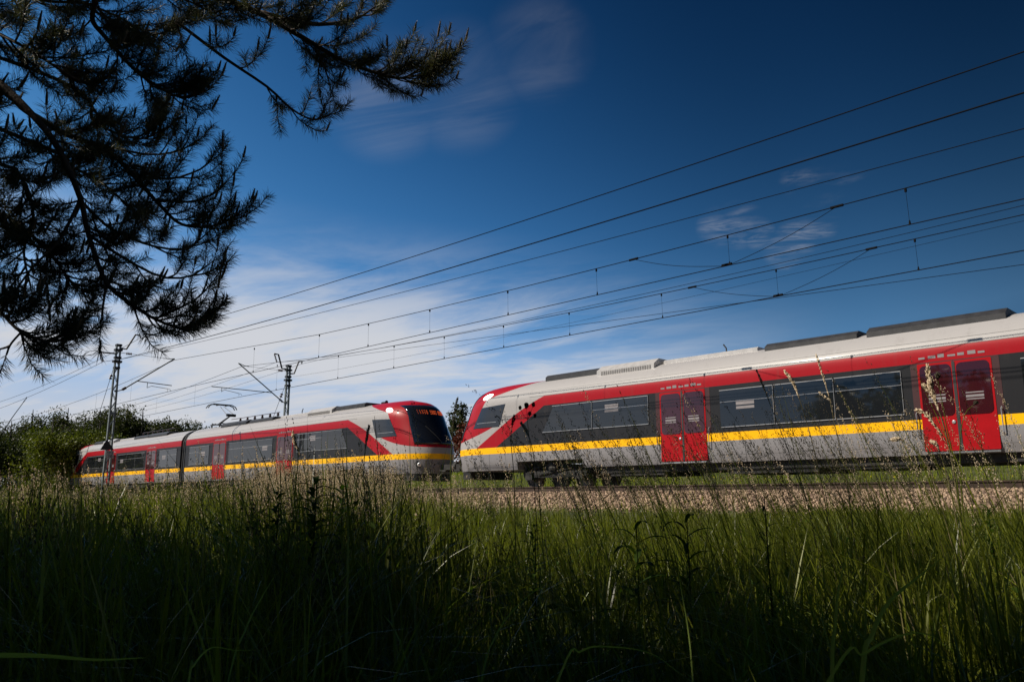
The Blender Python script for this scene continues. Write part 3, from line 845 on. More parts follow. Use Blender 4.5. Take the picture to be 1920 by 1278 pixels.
# triangular stay plate and number plate
p = [P1(199.5, 823), P1(186.5, 843), P1(212.5, 843)]
mb = MB(); mb.prism([(q[1] - tm1, q[2] - zb1) for q in p], 0, .08, .11); mb.build('gusset_plate', 'dark_steel', m1)
pa, pb = P1(198, 844.5), P1(211, 858.5)
mb = MB(); mb.box(.115, .125, pa[1] - tm1, pb[1] - tm1, pb[2] - zb1, pa[2] - zb1); npl = mb.build('number_plate', 'plate_grey', m1)
# the camera sees the plate from its +X face, columns of dark digits
mb = MB(); W = pb[1] - pa[1]; Hh = pa[2] - pb[2]
def glyph(mb, ch, y0, z0, w_, h_, x0_, x1_):
    segs = {'a': (0, 1, .86, 1), 'g': (0, 1, .43, .57), 'd': (0, 1, 0, .14), 'f': (0, .2, .5, 1), 'b': (.8, 1, .5, 1), 'e': (0, .2, 0, .5), 'c': (.8, 1, 0, .5)}
    for s_ in {'4': 'fgbc', '1': 'bc', '2': 'abged', '7': 'abc'}[ch]:
        u0, u1, v0, v1 = segs[s_]; mb.box(x0_, x1_, y0 + w_ * u0, y0 + w_ * u1, z0 + h_ * v0, z0 + h_ * v1)
for i, ch in enumerate('44'): glyph(mb, ch, pa[1] - tm1 + W * (.16 + .38 * i), pb[2] - zb1 + Hh * .55, W * .27, Hh * .36, .125, .13)
for i, ch in enumerate('12'): glyph(mb, ch, pa[1] - tm1 + W * (.16 + .38 * i), pb[2] - zb1 + Hh * .10, W * .27, Hh * .36, .125, .13)
mb.build('plate_digits', 'plate_ink', npl)

# far mast ----------------------------------------------------------------
K = {k: P1(*v) for k, v in dict(top=(540.5, 685), foot=(536, 800), arm_foot=(534, 754.5), arm_i1=(530, 753.5), arm_i2=(523.5, 747.5), arm_top=(447, 680.5),
     stay_foot=(536, 694.8), stay_i1=(530, 694.6), stay_i2=(521.5, 693.6), stay_end=(467, 687), stay_rod=(458, 685.2),
     reg0=(511, 736), reg1=(396.5, 724.2), reg_j=(416, 726.5), reg_jb=(415.3, 734), sa0=(421, 730.5), sa1=(448, 737.2), sa_h1=(447.8, 741.4), sa2=(452, 738.3), sa_h2=(453.5, 741),
     horn0=(538, 692), horn1=(528.5, 690.3), horn2=(522, 664.3), horn3=(514.5, 663.2), horn4=(519, 678.5),
     rh0=(545, 700.3), rh1=(551.5, 700), rh2=(560.5, 677), rh3=(566.5, 677.4), rh4=(565.5, 682)).items()}
K['arm_top'] = P1(453, 685.8) if False else K['arm_top']
tm2 = (K['top'][1] + K['foot'][1]) / 2
zb2 = float(ground_z(XM, tm2)) - .05
m2 = empty('catenary_mast', (XM, tm2, zb2), 'catenary mast rising behind the train roof, with two raised brackets forming a V', 'mast', 'overhead line masts')
mast_body(m2, tm2, 0, zb2, K['top'][2])
cantilever_set(m2, K, -1)
c = lambda k: rel(m2, K[k])
mb = MB(); mb.tube([c('horn0'), c('horn1'), c('horn2'), c('horn3')], .055, 8); hb = mb.build('top_bracket', 'dark_steel', m2)
mb = MB(); ins(mb, c('horn3'), c('horn4'), .075, 6); mb.build('insulator', 'insulator', hb)
mb = MB(); mb.tube([c('rh0'), c('rh1'), c('rh2'), c('rh3')], .05, 8); hb = mb.build('top_bracket', 'dark_steel', m2)
mb = MB(); ins(mb, c('rh3'), c('rh4'), .06, 2); mb.build('insulator', 'insulator', hb)
mb = MB(); g0 = np.array((0, -.1, K['top'][2] - zb2 - 1.1)); g1 = at_y(515, 775, tm2) - np.array(m2.location)
gd = (g1 - g0) / np.linalg.norm(g1 - g0); gl = g0 + gd * abs(g0[2] / gd[2]); ik = g0 + gd * np.linalg.norm(g1 - g0) * .36
mb.tube([g0, ik], .014, 5); mb.tube([ik + gd * .35, gl], .014, 5); gy = mb.build('guy_wire', 'wire_metal', m2)
mb = MB(); ins(mb, ik, ik + gd * .35, .11, 2); mb.build('insulator', 'insulator', gy)

# masts further down the line
def far_mast(X, t, z_top, label, arm):
    zb = float(ground_z(X, t)) - .05
    r_ = empty('catenary_mast', (X, t, zb), label, 'mast', 'overhead line masts')
    mast_body(r_, t, 0, zb, z_top)
    mb = MB(); H = z_top - zb
    mb.tube([(0, 0, H - 2.6), (0, arm * 3.2, H - .8)], .04, 6); mb.tube([(0, 0, H - .5), (0, arm * 3.2, H - .8)], .02, 6); mb.tube([(0, arm * 1.4, H - 1.9), (0, arm * 4.0, H - 2.2)], .03, 6)
    mb.build('cantilever', 'galvanised', r_)
    return r_
far_mast(-111, tm2, 9.3, 'distant catenary mast standing against the dark trees at far left', -1)
far_mast(-176, tm2, 9.3, 'most distant catenary mast, half lost against the dark wood at left', -1)
far_mast(-111, tm1, 9.2, 'distant near side catenary mast beyond the left edge of the train', 1)

# wires ------------------------------------------------------------------
def wire_pts(picks, t, deg=2, xend=34, n=40, xstart=None):
    """fit the sag curve to surveyed picks of one wire; t may be (t_at_mast, t_per_m)"""
    Q = []
    for x, y in picks:
        if isinstance(t, tuple):
            tt = t[0]
            for _ in range(6):
                q = at_y(x, y, tt); tt = t[0] + t[1] * (q[0] - XM)
        else: tt = t
        Q.append((at_y(x, y, tt), tt))
    X = np.array([q[0][0] for q in Q]); Z = np.array([q[0][2] for q in Q])
    cf = np.polyfit(X, Z, min(deg, len(X) - 1))
    x_s = X.min() if xstart is None else xstart
    xx = np.linspace(x_s, xend, n)
    tt = np.full(n, t) if not isinstance(t, tuple) else t[0] + t[1] * (xx - XM)
    return np.stack([xx, tt, np.polyval(cf, xx)], -1), cf
def parab(a, b, sag, n=16):
    a = np.array(a, float); b = np.array(b, float); u = np.linspace(0, 1, n)[:, None]
    p = a + (b - a) * u; p[:, 2] -= (4 * sag * u * (1 - u))[:, 0]; return p
def wire_thing(name, pts, r, label, cat='wire', group=None, parent=None):
    mb = MB(); mb.tube(pts, r, 5)
    o = mb.build(name, 'wire_metal', parent, smooth=True)
    if parent is None: tag(o, label, cat, group)
    return o
X2 = -111.0
def catenary(name, label, t, mess, cont, sup, creg, drops, jumps, extra=()):
    root = empty(name, (0, 0, 0), label, 'overhead line', 'catenary systems')
    mp, mc = wire_pts(mess, t, 2)
    mp[0] = sup if abs(mp[0][0] - sup[0]) < 6 else mp[0]
    pts = [np.array(sup)] + [p for p in mp if p[0] > sup[0] + .6]
    wire_thing('messenger_wire', np.array(pts), .0125, None, parent=root)
    cp, cc = wire_pts(cont, t, 1)
    zc = float(np.polyval(cc, XM))
    pts = [np.array((XM, t, zc))] + [p for p in cp if p[0] > XM + 1]
    for off in (-.02, .02):
        wire_thing('contact_wire', np.array(pts) + np.array((0, off * 1.5, off * .6)), .010, None, parent=root)
    s2 = (X2, t, sup[2]); c2 = (X2, t, zc)
    wire_thing('messenger_wire', parab(sup, s2, 1.15), .0125, None, parent=root)
    wire_thing('contact_wire', parab((XM, t, zc), c2, .05, 6), .014, None, parent=root)
    s3 = (X2 - 62, t, sup[2]); c3 = (X2 - 62, t, zc)
    wire_thing('messenger_wire', parab(s2, s3, 1.15), .0125, None, parent=root)
    wire_thing('contact_wire', parab(c2, c3, .05, 6), .014, None, parent=root)
    for (x, y) in drops:
        q = at_y(x, y, t); zt = float(np.polyval(mc, q[0])); zb_ = float(np.polyval(cc, q[0]))
        mb = MB(); mb.tube([(q[0], t, zt), (q[0] + .02, t, zb_)], .0045, 4)
        mb.lathe((q[0], t, zt - .05), (0, 0, 1), [(.03, -.04), (.03, .05)], 6); mb.lathe((q[0] + .02, t, zb_ + .03), (0, 0, 1), [(.03, -.03), (.015, .07)], 6)
        mb.build('dropper', 'wire_metal', root)
    for k in range(1, 9):
        X = XM - 62.4 * k / 9; u = k / 9
        zt = sup[2] - 4 * 1.15 * u * (1 - u)
        mb = MB(); mb.tube([(X, t, zt), (X, t, zc)], .0045, 4); mb.build('dropper', 'wire_metal', root)
    for (a, b_, lower, sg_) in jumps:       # electrical jumpers: messenger clamp -> contact wire
        pa = at_y(*a, t); pa[2] = np.polyval(mc, pa[0]); pb = at_y(*b_, t); pb[2] = np.polyval(cc, pb[0])
        u = np.linspace(0, 1, 14)[:, None]; p = pa + (pb - pa) * u
        p[:, 2] += (-lower * np.sin(u[:, 0] * math.pi) * (1 - .3 * u[:, 0]))
        mb = MB(); mb.tube(p, .008, 5); mb.lathe(pa, (1, 0, 0), [(.035, -.16), (.035, .16)], 6); mb.lathe(pb + np.array((0, 0, .03)), (1, 0, 0), [(.04, -.1), (.04, .1)], 6)
        mb.build('jumper', 'wire_metal', root)
    return root, mc, cc
tN, tF = float(J['arm_top'][1]), float(P1(453, 687)[1])
catenary('overhead_line', 'catenary with droppers and looping jumpers above the near track, upper of the two', tN,
    [(599, 627), (691, 606), (806, 580), (952, 545.7), (1118, 503), (1364, 441), (1697.5, 352.8), (1920, 293.5)],
    [(358, 724.6), (476, 697), (591.5, 671), (688, 651), (951, 592), (1100, 556.5), (1364.5, 497.5), (1702.5, 421), (1920, 373.5)],
    (XM, tN, J['arm_top'][2] - .08), None,
    [(477, 653.5), (599, 627), (691, 606), (806, 580), (952, 545.7), (1118, 503), (1364, 441), (1697.5, 352.8), (2150, 225)],
    [((1188, 486), (1360, 499), .12, 1), ((1569, 388), (1366, 498), .10, -1)])
catenary('overhead_line', 'catenary with droppers and looping jumpers above the far track the trains use, lower one', tF,
    [(634.7, 666), (739, 648), (833, 630.5), (944, 610), (1067, 586), (1240, 549.6), (1453, 505.5), (1641, 466.5), (1714, 448), (1920, 400.5)],
    [(391, 754), (480, 739), (634.7, 709.8), (738, 690), (834, 671.5), (944, 651), (1068.7, 627.7), (1242, 596), (1460, 553.5), (1725.5, 505.5), (1920, 472)],
    (XM, tF, P1(453, 687)[2]), None,
    [(520, 686), (634.7, 666), (739, 648), (833, 630.5), (944, 610), (1067, 586), (1240, 549.6), (1455, 505), (1715, 448), (2080, 365)],
    [((1298, 538), (1456, 554), .10, 1), ((1634, 467), (1462, 553.5), .10, -1)])
G = 'line wires strung between the masts'
hz = np.array(J['horn4']); p_, cf = wire_pts([(265, 633.5), (440, 585), (712.5, 500), (1100, 375), (1600, 207.5), (1920, 96.5)], (hz[1], 0.0))
wire_thing('line_wire', np.array([hz] + [q for q in p_ if q[0] > XM + 2]), .014, 'topmost wire, from the curved bracket of the left mast to the upper right corner', group=G)
wire_thing('line_wire', parab(hz, (X2, hz[1], hz[2]), 1.0), .013, 'upper of the two wires leaving the left mast towards the left edge', group=G)
fz = np.array(J['lai2']); fm = np.array(rel(m1, P1(227, 673)) ) + np.array(m1.location)
p_, cf = wire_pts([(235, 671.5), (400, 626), (857.8, 500), (1100, 428), (1600, 273), (1920, 171.5)], float(fm[1]) + .35)
wire_thing('line_wire', np.array([fm] + [q for q in p_ if q[0] > XM + 1.5]), .017, 'second wire from the top, thickest, tied to the left mast', group=G)
p_, cf = wire_pts([(235, 672.5), (400, 634), (942, 500), (1100, 460), (1600, 327), (1920, 240)], float(fm[1]) + .35)
wire_thing('line_wire', np.array([fm] + [q for q in p_ if q[0] > XM + 1.5]), .009, 'third wire from the top, thin, tied to the left mast', group=G)
wire_thing('line_wire', np.concatenate([[fm], parab(fz, (X2, fz[1], fz[2]), .9)]), .012, 'lower wire hanging from the left mast insulator string towards the left edge', group=G)
rz_ = np.array(K['rh4']); p_, cf = wire_pts([(598, 673), (700, 654), (1100, 574.5), (1600, 462), (1920, 384)], float(rz_[1]))
wire_thing('line_wire', np.array([rz_] + [q for q in p_ if q[0] > XM + 3]), .010, 'wire just under the near contact wires, from the V mast right bracket', group=G)
q0 = P1(549, 706); p_, cf = wire_pts([(572, 703), (740, 672), (939, 633), (1150, 587.5), (1640, 480), (1920, 413)], float(q0[1]))
wire_thing('line_wire', np.array([q0] + [q for q in p_ if q[0] > XM + 2]), .006, 'faint thin wire below the far messenger wire, from the foot of the V bracket', group=G)
lz = np.array(K['horn4']); p_, cf = wire_pts([(598, 673.5), (751, 654), (947, 629.5), (1150, 604), (1459, 553)], (lz[1], (24.0 - lz[1]) / 45.0), 1)
wire_thing('line_wire', np.array([lz] + [q for q in p_ if q[0] > XM + 3]), .009, 'wire slanting from the left V bracket down to the far contact wire', group=G)
wire_thing('line_wire', parab(lz, (X2, lz[1], lz[2]), 1.2), .009, 'wire leaving the V bracket to the left behind the near cantilever', group=G)
wire_thing('line_wire', parab(rz_, (X2, rz_[1], rz_[2]), 1.0), .009, 'wire leaving the right bracket of the rear mast towards the distant trees', group=G)

# ---------------------------------------------------------------- leafy trees
def unit(v): return v / (np.linalg.norm(v, axis=-1, keepdims=True) + 1e-9)
def leaf_cards(C, size, N=None):
    """two-triangle rhombic leaves at centres C, random orientation"""
    n = len(C); a = unit(RNG.normal(size=(n, 3))); b_ = unit(np.cross(a, RNG.normal(size=(n, 3))))
    s = size[:, None]
    V = np.stack([C - a * s, C + b_ * s * .55, C + a * s, C - b_ * s * .55], 1)
    return V, (np.arange(n) * 4)[:, None] + np.array([0, 1, 2, 3])
def crown_points(rad, n, lobes, hole=.25, base=.0):
    """clumped points in an irregular crown: several offset lobes, each a shell of twig clusters"""
    L = []
    for k in range(lobes):
        d = unit(RNG.normal(size=3)); d[2] = abs(d[2]) * 1.0 - .35
        c_ = d * np.array(rad) * RNG.uniform(.40, .85); L.append((c_, RNG.uniform(.20, .46)))
    L.append((np.zeros(3), .50))
    out = []; tone = []
    per = n // len(L)
    for c_, r in L:
        m_ = max(6, per // 34)
        cl_ = unit(RNG.normal(size=(m_, 3))) * (RNG.random((m_, 1)) ** .35) * np.array(rad) * r * RNG.uniform(.8, 1.18, (m_, 1)) + c_
        cs = RNG.uniform(.09, .22, (m_, 1)) * min(rad)
        pts = np.repeat(cl_, per // m_ + 1, 0); csr = np.repeat(cs, per // m_ + 1, 0)
        pts = pts + RNG.normal(size=pts.shape) * csr * .6
        tn = np.repeat(RNG.random(m_), per // m_ + 1)
        out.append(pts); tone.append(tn)
    return np.concatenate(out), np.concatenate(tone)
def leafy_tree(X, Y, H, W, label, group=None, leaves=5000, lsize=.16, mat='tree_leaf', trunk_h=.25, name='tree', cat='tree', z=None, skirt=False):
    gz = float(ground_z(X, Y)) if z is None else z
    root = empty(name, (X, Y, gz), label, cat, group)
    rad = (W / 2, W / 2, H * (1 - trunk_h) / 2 * 1.0); cz = H * trunk_h + rad[2] * .98
    P_, T_ = crown_points(rad, leaves, int(6 + W * 1.2))
    P_ = P_ * np.array([1, 1, 1.0]) + np.array([0, 0, cz])
    P_[:, 2] = np.abs(P_[:, 2] - H * .02) + H * .02
    if skirt:
        k_ = RNG.random(len(P_)) < .12
        P_[k_, 2] = RNG.random(k_.sum()) ** 1.2 * H * .45; P_[k_, :2] = RNG.normal(size=(k_.sum(), 2)) * W * .27
    kp = np.linalg.norm(P_ + np.array([X, Y, gz]) - C0, axis=1) > 2.6      # nothing grows right at the lens
    kp &= (P_[:, 1] + Y < 0) | (Y > 0)
    P_, T_ = P_[kp], T_[kp]
    V, Q = leaf_cards(P_, RNG.uniform(.6, 1.3, len(P_)) * lsize)
    np_mesh('crown', V, quads=Q, mat=mat, rnd=np.repeat(np.clip(T_ * .75 + RNG.random(len(P_)) * .35 - .05, 0, 1), 4), parent=root)
    mb = MB(); r0 = H * .02
    mb.tube([(0, 0, -.2), (.05 * W, .02, H * .2), (-.02 * W, .03, H * .45), (.03 * W, 0, H * .72), (0, 0, H * .9)], [r0 * 1.2, r0, r0 * .75, r0 * .45, r0 * .15], 8)
    for k in range(9):
        z0 = H * RNG.uniform(.2, .65); an = RNG.uniform(0, 2 * math.pi); l_ = W * RNG.uniform(.25, .42)
        mb.tube([(0, 0, z0), (l_ * .5 * math.cos(an), l_ * .5 * math.sin(an), z0 + l_ * .35), (l_ * math.cos(an), l_ * math.sin(an), z0 + l_ * .9)], [r0 * .4, r0 * .25, r0 * .08], 5)
    mb.build('trunk', 'tree_bark', root)
    return root
def tree_at(px, ytop, dist, W, label, **kw):
    d = ray(px, ytop); k = dist / math.hypot(d[0], d[1]); p = C0 + d * k
    gz = float(ground_z(p[0], p[1]))
    return leafy_tree(p[0], p[1], (p[2] - gz) * 1.13, W, label, group='trees along the left horizon', **kw)
TREES = [
 (-40, 806, 86, 8, 'leafy tree cut by the left edge, its top sloping down', 'tree_leaf'),
 (22, 790, 92, 6.5, 'thin pale green tree, leftmost crown seen whole, lower than its neighbours', 'tree_leaf'),
 (62, 770, 96, 6.5, 'rounded dark green tree behind the distant mast', 'tree_leaf'),
 (100, 786, 80, 6, 'yellow green leafy tree in front of the darker wood at left', 'tree_leaf_yellow'),
 (128, 767, 100, 6.5, 'dark leafy tree in the wood, left of the tree with the tallest tip', 'tree_leaf'),
 (160, 779, 92, 6, 'leafy tree in the wood just left of the near mast', 'tree_leaf'),
 (188, 791, 84, 5.5, 'yellowish tree directly left of the near mast foot', 'tree_leaf_yellow'),
 (214, 769, 94, 5.5, 'leafy tree straight behind the near lattice mast', 'tree_leaf'),
 (240, 762, 92, 6, 'leafy tree just right of the near lattice mast', 'tree_leaf'),
 (268, 768, 90, 5.5, 'round topped tree at the right end of the taller wood, above the train roof', 'tree_leaf'),
 (318, 782, 98, 5.0, 'small rounded tree above the train roof after the gap of sky', 'tree_leaf'),
 (348, 791, 102, 5, 'low bushy tree above the rear of the left train', 'tree_leaf'),
 (378, 797, 106, 5, 'lowest tree of the row, last before the pantograph', 'tree_leaf'),
 (865, 757, 62, 3.2, 'slim dark tree showing in the gap between the two train noses', 'tree_leaf'),
 (881, 774, 60, 2.6, 'reddish leaved small tree beside the right train nose', 'tree_leaf_red'),
]
for (px, yt, di, W, lab, mt) in TREES:
    tree_at(px, yt, di, W, lab, leaves=22000 if px < 400 else 5000, lsize=.11 if px < 400 else .10, mat=mt, trunk_h=.02, skirt=True)
# low undergrowth along the foot of the wood
n = 26000
ux = RNG.uniform(-135, -60, n); uy = RNG.uniform(30, 46, n)
uz = ground_z(ux, uy) + RNG.random(n) ** 1.6 * (1.6 + 1.2 * np.sin(ux * .7) * np.sin(ux * .23 + 1))
V, Q = leaf_cards(np.stack([ux, uy, uz], -1), RNG.uniform(.12, .3, n))
tag(np_mesh('undergrowth', V, quads=Q, mat='tree_leaf', rnd=np.repeat(RNG.random(n), 4)), 'dark bushy undergrowth along the foot of the left wood', 'bushes', kind='stuff')
# wood behind the photographer: it throws the shade over the near grass and shows in the train windows
for (X, Y, H, W) in ((-21, -6.0, 8.6, 7), (-17, -6.0, 8.8, 7), (-13, -5.6, 8.6, 7), (-9.4, -5.8, 9.4, 7.5), (-6.2, -5.6, 10.2, 7.5), (-3.2, -5.8, 10.2, 7.5), (-.2, -5.4, 10.2, 7), (3.2, -5.8, 10, 7), (7, -6.5, 10, 7)):
    leafy_tree(X, Y, H, W, 'leafy tree of the wood behind the photographer, shading the near grass', 'trees behind the viewpoint', leaves=8500 if -8 < X < 2 else 4600, lsize=.24, trunk_h=.05, skirt=True)

# ---------------------------------------------------------------- pine overhanging the view
def smooth(P, n):
    """Catmull-Rom through points"""
    P = np.array(P, float); P = np.concatenate([[2 * P[0] - P[1]], P, [2 * P[-1] - P[-2]]])
    out = []; m_ = len(P) - 3
    for u in np.linspace(0, m_ - 1e-6, n):
        i = int(u); t = u - i; a, b_, c_, d = P[i:i + 4]
        out.append(.5 * ((2 * b_) + (-a + c_) * t + (2 * a - 5 * b_ + 4 * c_ - d) * t ** 2 + (-a + 3 * b_ - 3 * c_ + d) * t ** 3))
    return np.array(out)
TR = np.array([-6.4, -1.1]); TH = 10.5
pine = empty('pine_tree', (TR[0], TR[1], 0), 'dark pine whose needled branches hang into the upper left of the view', 'pine tree')
PO = np.array([TR[0], TR[1], 0.0])
mb = MB(); mb.tube([(0, 0, -.2), (.05, .02, 2), (-.03, .05, 4.5), (.06, 0, 7), (0, 0, 9), (0, .05, TH)], [.20, .17, .14, .10, .06, .02], 12)
mb.build('trunk', 'bark', pine, smooth=True)
NEED = []; SHOOTS = []     # needle bases
limb_mb = MB(); twig_mb = MB(); cand_mb = MB(); cand_tone = []
def needles(P0, P1, n, L, droop=.0):
    """needles around the shoot P0->P1"""
    ax = P1 - P0; l_ = np.linalg.norm(ax) + 1e-9; ax = ax / l_
    u = RNG.random(n); base = P0 + (P1 - P0) * u[:, None]
    r = RNG.normal(size=(n, 3)); r -= ax * (r @ ax)[:, None]; r = unit(r)
    an = RNG.uniform(.6, 1.35, n)[:, None]
    d = ax * np.cos(an) + r * np.sin(an); d[:, 2] -= droop; d = unit(d)
    NEED.append((base, d, np.full(n, L) * RNG.uniform(.8, 1.15, n)))
def shoot(p, d, L, dens=1.0, up=.5):
    d = unit(d); q = p + d * L * .5; d2 = unit(d + np.array([0, 0, up])); e = q + d2 * L * .5
    twig_mb.tube([p, q, e], [.0028, .0024, .002], 3, cap=False)
    n = int(800 * L * dens)
    needles(p - d * L * .05, q, n // 2, .064); needles(q, e, n // 2, .062)
    if RNG.random() < .3:     # upright spring candle
        f = e + unit(np.array([d2[0] * .4, d2[1] * .4, 1.0])) * RNG.uniform(.04, .10)
        cand_mb.tube([e, (e + f) / 2, f], [.006, .0065, .003], 5)
        needles(e, f, 22, .016)
def secondary(p, d, L, dens, rise=.45):
    d = unit(d); n = 5; pts = [p]; dd = d.copy()
    for k in range(n):
        pts.append(pts[-1] + dd * L / n); dd = unit(dd + np.array([0, 0, rise * .28]) + RNG.normal(size=3) * .06)
    twig_mb.tube(pts, np.linspace(.0055, .003, n + 1), 4, cap=False)
    for k in range(2, n): needles(pts[k], pts[k + 1], int(620 * L / n * dens), .060)
    s = .05 + RNG.random() * .04
    while s < L * .95:
        i = min(int(s / L * n), n - 1); f = s / L * n - i; q = pts[i] + (pts[i + 1] - pts[i]) * f
        tn = unit(pts[i + 1] - pts[i]); r = RNG.normal(size=3); r -= tn * r.dot(tn); r = unit(r); r[2] = r[2] * .5 + .1
        shoot(q, tn * .9 + r * .65, RNG.uniform(.07, .15), dens)
        s += RNG.uniform(.045, .085)
    shoot(pts[-1], dd, RNG.uniform(.10, .16), dens)
def primary(picks, sec=.25, dens=1.0, start=.0, to_trunk=None, r0=.022, step=.085):
    P = [at_d(x, y, dist) for x, y, dist in picks]
    if to_trunk is not None: P = [np.array([TR[0], TR[1], to_trunk])] + P
    L = sum(np.linalg.norm(P[i + 1] - P[i]) for i in range(len(P) - 1)); n = max(8, int(L / .06))
    S_ = smooth(P, n); rad = np.linspace(r0 * .8, .004, n)
    lm_ = MB(); lm_.tube(S_ - PO, rad, 7); lm_.build('limb', 'bark', pine, smooth=True)
    s = L * start; seg = L / (n - 1)
    while s < L * .99:
        i = min(int(s / seg), n - 2); q = S_[i]; tn = unit(S_[i + 1] - S_[i]); u = s / L
        r = RNG.normal(size=3); r -= tn * r.dot(tn); r = unit(r); r[2] = r[2] * .6 + .08
        secondary(q, tn * .8 + r * .75, sec * RNG.uniform(.5, 1.15) * (1.05 - .45 * u), dens)
        s += RNG.uniform(.6, 1.4) * step * 1.1
    shoot(S_[-1], S_[-1] - S_[-3], .16, dens, .8)
primary([(100, -150, 5.6), (300, -50, 5.3), (480, 22, 5.1), (560, 66, 5.0), (640, 112, 4.9), (710, 138, 4.85), (755, 146, 4.8), (792, 126, 4.8)], .34, 1.0, .33, 4.6, .032)
primary([(480, 22, 5.1), (580, 45, 5.1), (660, 38, 5.15), (705, 12, 5.2)], .26, 1, .1)
primary([(330, 40, 5.0), (420, 108, 4.9), (500, 162, 4.8), (545, 203, 4.75), (585, 224, 4.7), (615, 217, 4.7)], .16, 1, .0, None, .012)
primary([(590, 90, 4.95), (608, 125, 4.9), (620, 165, 4.9)], .14, 1, .3, None, .008)
primary([(60, -80, 5.0), (180, 50, 4.9), (250, 128, 4.8), (305, 168, 4.7), (350, 188, 4.7)], .20, 1, .1, 4.2, .022)
primary([(-120, 120, 5.4), (60, 215, 5.0), (120, 250, 4.9), (200, 282, 4.8), (250, 330, 4.7), (300, 385, 4.6), (340, 420, 4.5), (395, 424, 4.5), (432, 410, 4.5)], .20, 1, .25, 3.6, .026)
primary([(250, 330, 4.7), (320, 335, 4.7), (370, 320, 4.7), (392, 305, 4.7)], .15, 1, .1, None, .009)
primary([(200, 275, 4.8), (280, 290, 4.8), (335, 283, 4.8), (362, 268, 4.8)], .14, 1, .2, None, .009)
primary([(290, 375, 4.6), (360, 378, 4.6), (405, 360, 4.6), (425, 340, 4.6)], .15, 1, .1, None, .009)
primary([(-140, 60, 5.0), (-20, 140, 4.7), (60, 215, 4.5), (110, 280, 4.4), (150, 370, 4.3), (166, 440, 4.3), (200, 530, 4.2), (250, 572, 4.2), (295, 600, 4.2), (345, 615, 4.2), (378, 600, 4.2)], .19, 1, .35, 3.9, .026)
primary([(166, 440, 4.3), (230, 482, 4.3), (300, 518, 4.3), (355, 518, 4.3), (392, 495, 4.3)], .17, 1, .1, None, .010)
primary([(150, 375, 4.3), (210, 430, 4.4), (290, 462, 4.4), (350, 465, 4.4), (385, 440, 4.4)], .17, 1, .1, None, .010)
primary([(200, 530, 4.2), (193, 575, 4.2), (190, 605, 4.2)], .10, 1, .1, None, .008)
primary([(290, 598, 4.2), (330, 580, 4.2), (375, 555, 4.2), (390, 520, 4.2)], .11, 1, .1, None, .008)
primary([(150, 375, 4.3), (112, 450, 4.3), (62, 500, 4.3), (22, 555, 4.3)], .15, 1, .1, None, .010)
primary([(-120, 470, 4.4), (-60, 540, 4.2), (0, 585, 4.1), (40, 622, 4.0), (95, 640, 4.0), (135, 630, 4.0)], .13, 1, .25, 3.0, .014)
primary([(40, 622, 4.0), (20, 645, 4.0), (12, 665, 4.0)], .08, 1, .1, None, .006)
primary([(-80, 280, 4.7), (30, 325, 4.5), (62, 400, 4.5), (45, 470, 4.4), (58, 540, 4.4)], .16, 1, .2, 3.4, .014)
primary([(-100, 380, 4.6), (0, 400, 4.5), (70, 450, 4.4), (120, 510, 4.4), (140, 540, 4.4)], .16, 1, .25, 3.3, .014)
primary([(60, 130, 5.4), (180, 230, 5.2), (260, 260, 5.2), (310, 240, 5.2)], .20, 1, .25, 3.9, .016)
primary([(20, 250, 4.8), (110, 300, 4.8), (200, 350, 4.8), (270, 420, 4.7)], .20, 1, .1, 3.7, .016)
for k in range(15):            # the dense dark mass of the upper left
    x = RNG.uniform(-120, 470); y = RNG.uniform(-170, 235 - max(0, x - 180) * .45)
    d0 = RNG.uniform(4.6, 6.2)
    primary([(x * .5 - 230, y * .55 - 120, (d0 + 6) / 2), (x * .8 - 60, y - 60, d0), (x, y, d0)], .34, .85, .40, RNG.uniform(3.4, 6.0), .016, .10)
for k in range(4):            # crown out of sight above the frame
    an = RNG.uniform(0, 2 * math.pi); z_ = RNG.uniform(5.5, 9.5); l_ = (TH + 1 - z_) * .55 + .5
    P = [PO + (0, 0, z_), PO + (math.cos(an) * l_ * .5, math.sin(an) * l_ * .5, z_ + .3), PO + (math.cos(an) * l_, math.sin(an) * l_, z_ + .1)]
    S_ = smooth(P, 20); lm_ = MB(); lm_.tube(S_ - PO, np.linspace(.04, .008, 20), 6); lm_.build('limb', 'bark', pine, smooth=True)
    for i in range(5, 20, 1): secondary(S_[i], unit(S_[i] - S_[i - 1]) + RNG.normal(size=3) * .6, .4, .4)
for nm, m_, mt in (('twigs', twig_mb, 'twig_bark'),):
    m_.v = [tuple(np.array(p) - PO) for p in m_.v]
    m_.build(nm, mt, pine, smooth=True)
cand_mb.v = [tuple(np.array(p) - PO) for p in cand_mb.v]
tag(cand_mb.build('candles', 'pine_candle', pine, attrs={'rnd': RNG.random(len(cand_mb.v))}), kind='stuff')
B = np.concatenate([a for a, _, _ in NEED]); D = np.concatenate([d for _, d, _ in NEED]); Ln = np.concatenate([l for _, _, l in NEED])
B = B - PO; n = len(B); print('needles', n); sd_ = unit(np.cross(D, RNG.normal(size=(n, 3)))) * .00105
tip = B + D * Ln[:, None]; tip[:, 2] -= Ln * .04; mid = (B + tip) / 2 + RNG.normal(size=(n, 3)) * .0015
V = np.stack([B - sd_, B + sd_, mid + sd_ * 1.1, tip, mid - sd_ * 1.1], 1)
i0 = (np.arange(n) * 5)[:, None]
np_mesh('needles', V, quads=i0 + np.array([0, 1, 2, 4]), tris=i0 + np.array([4, 2, 3]), mat='pine_needle', rnd=np.repeat(RNG.random(n), 5), parent=pine)
print('needles', n)

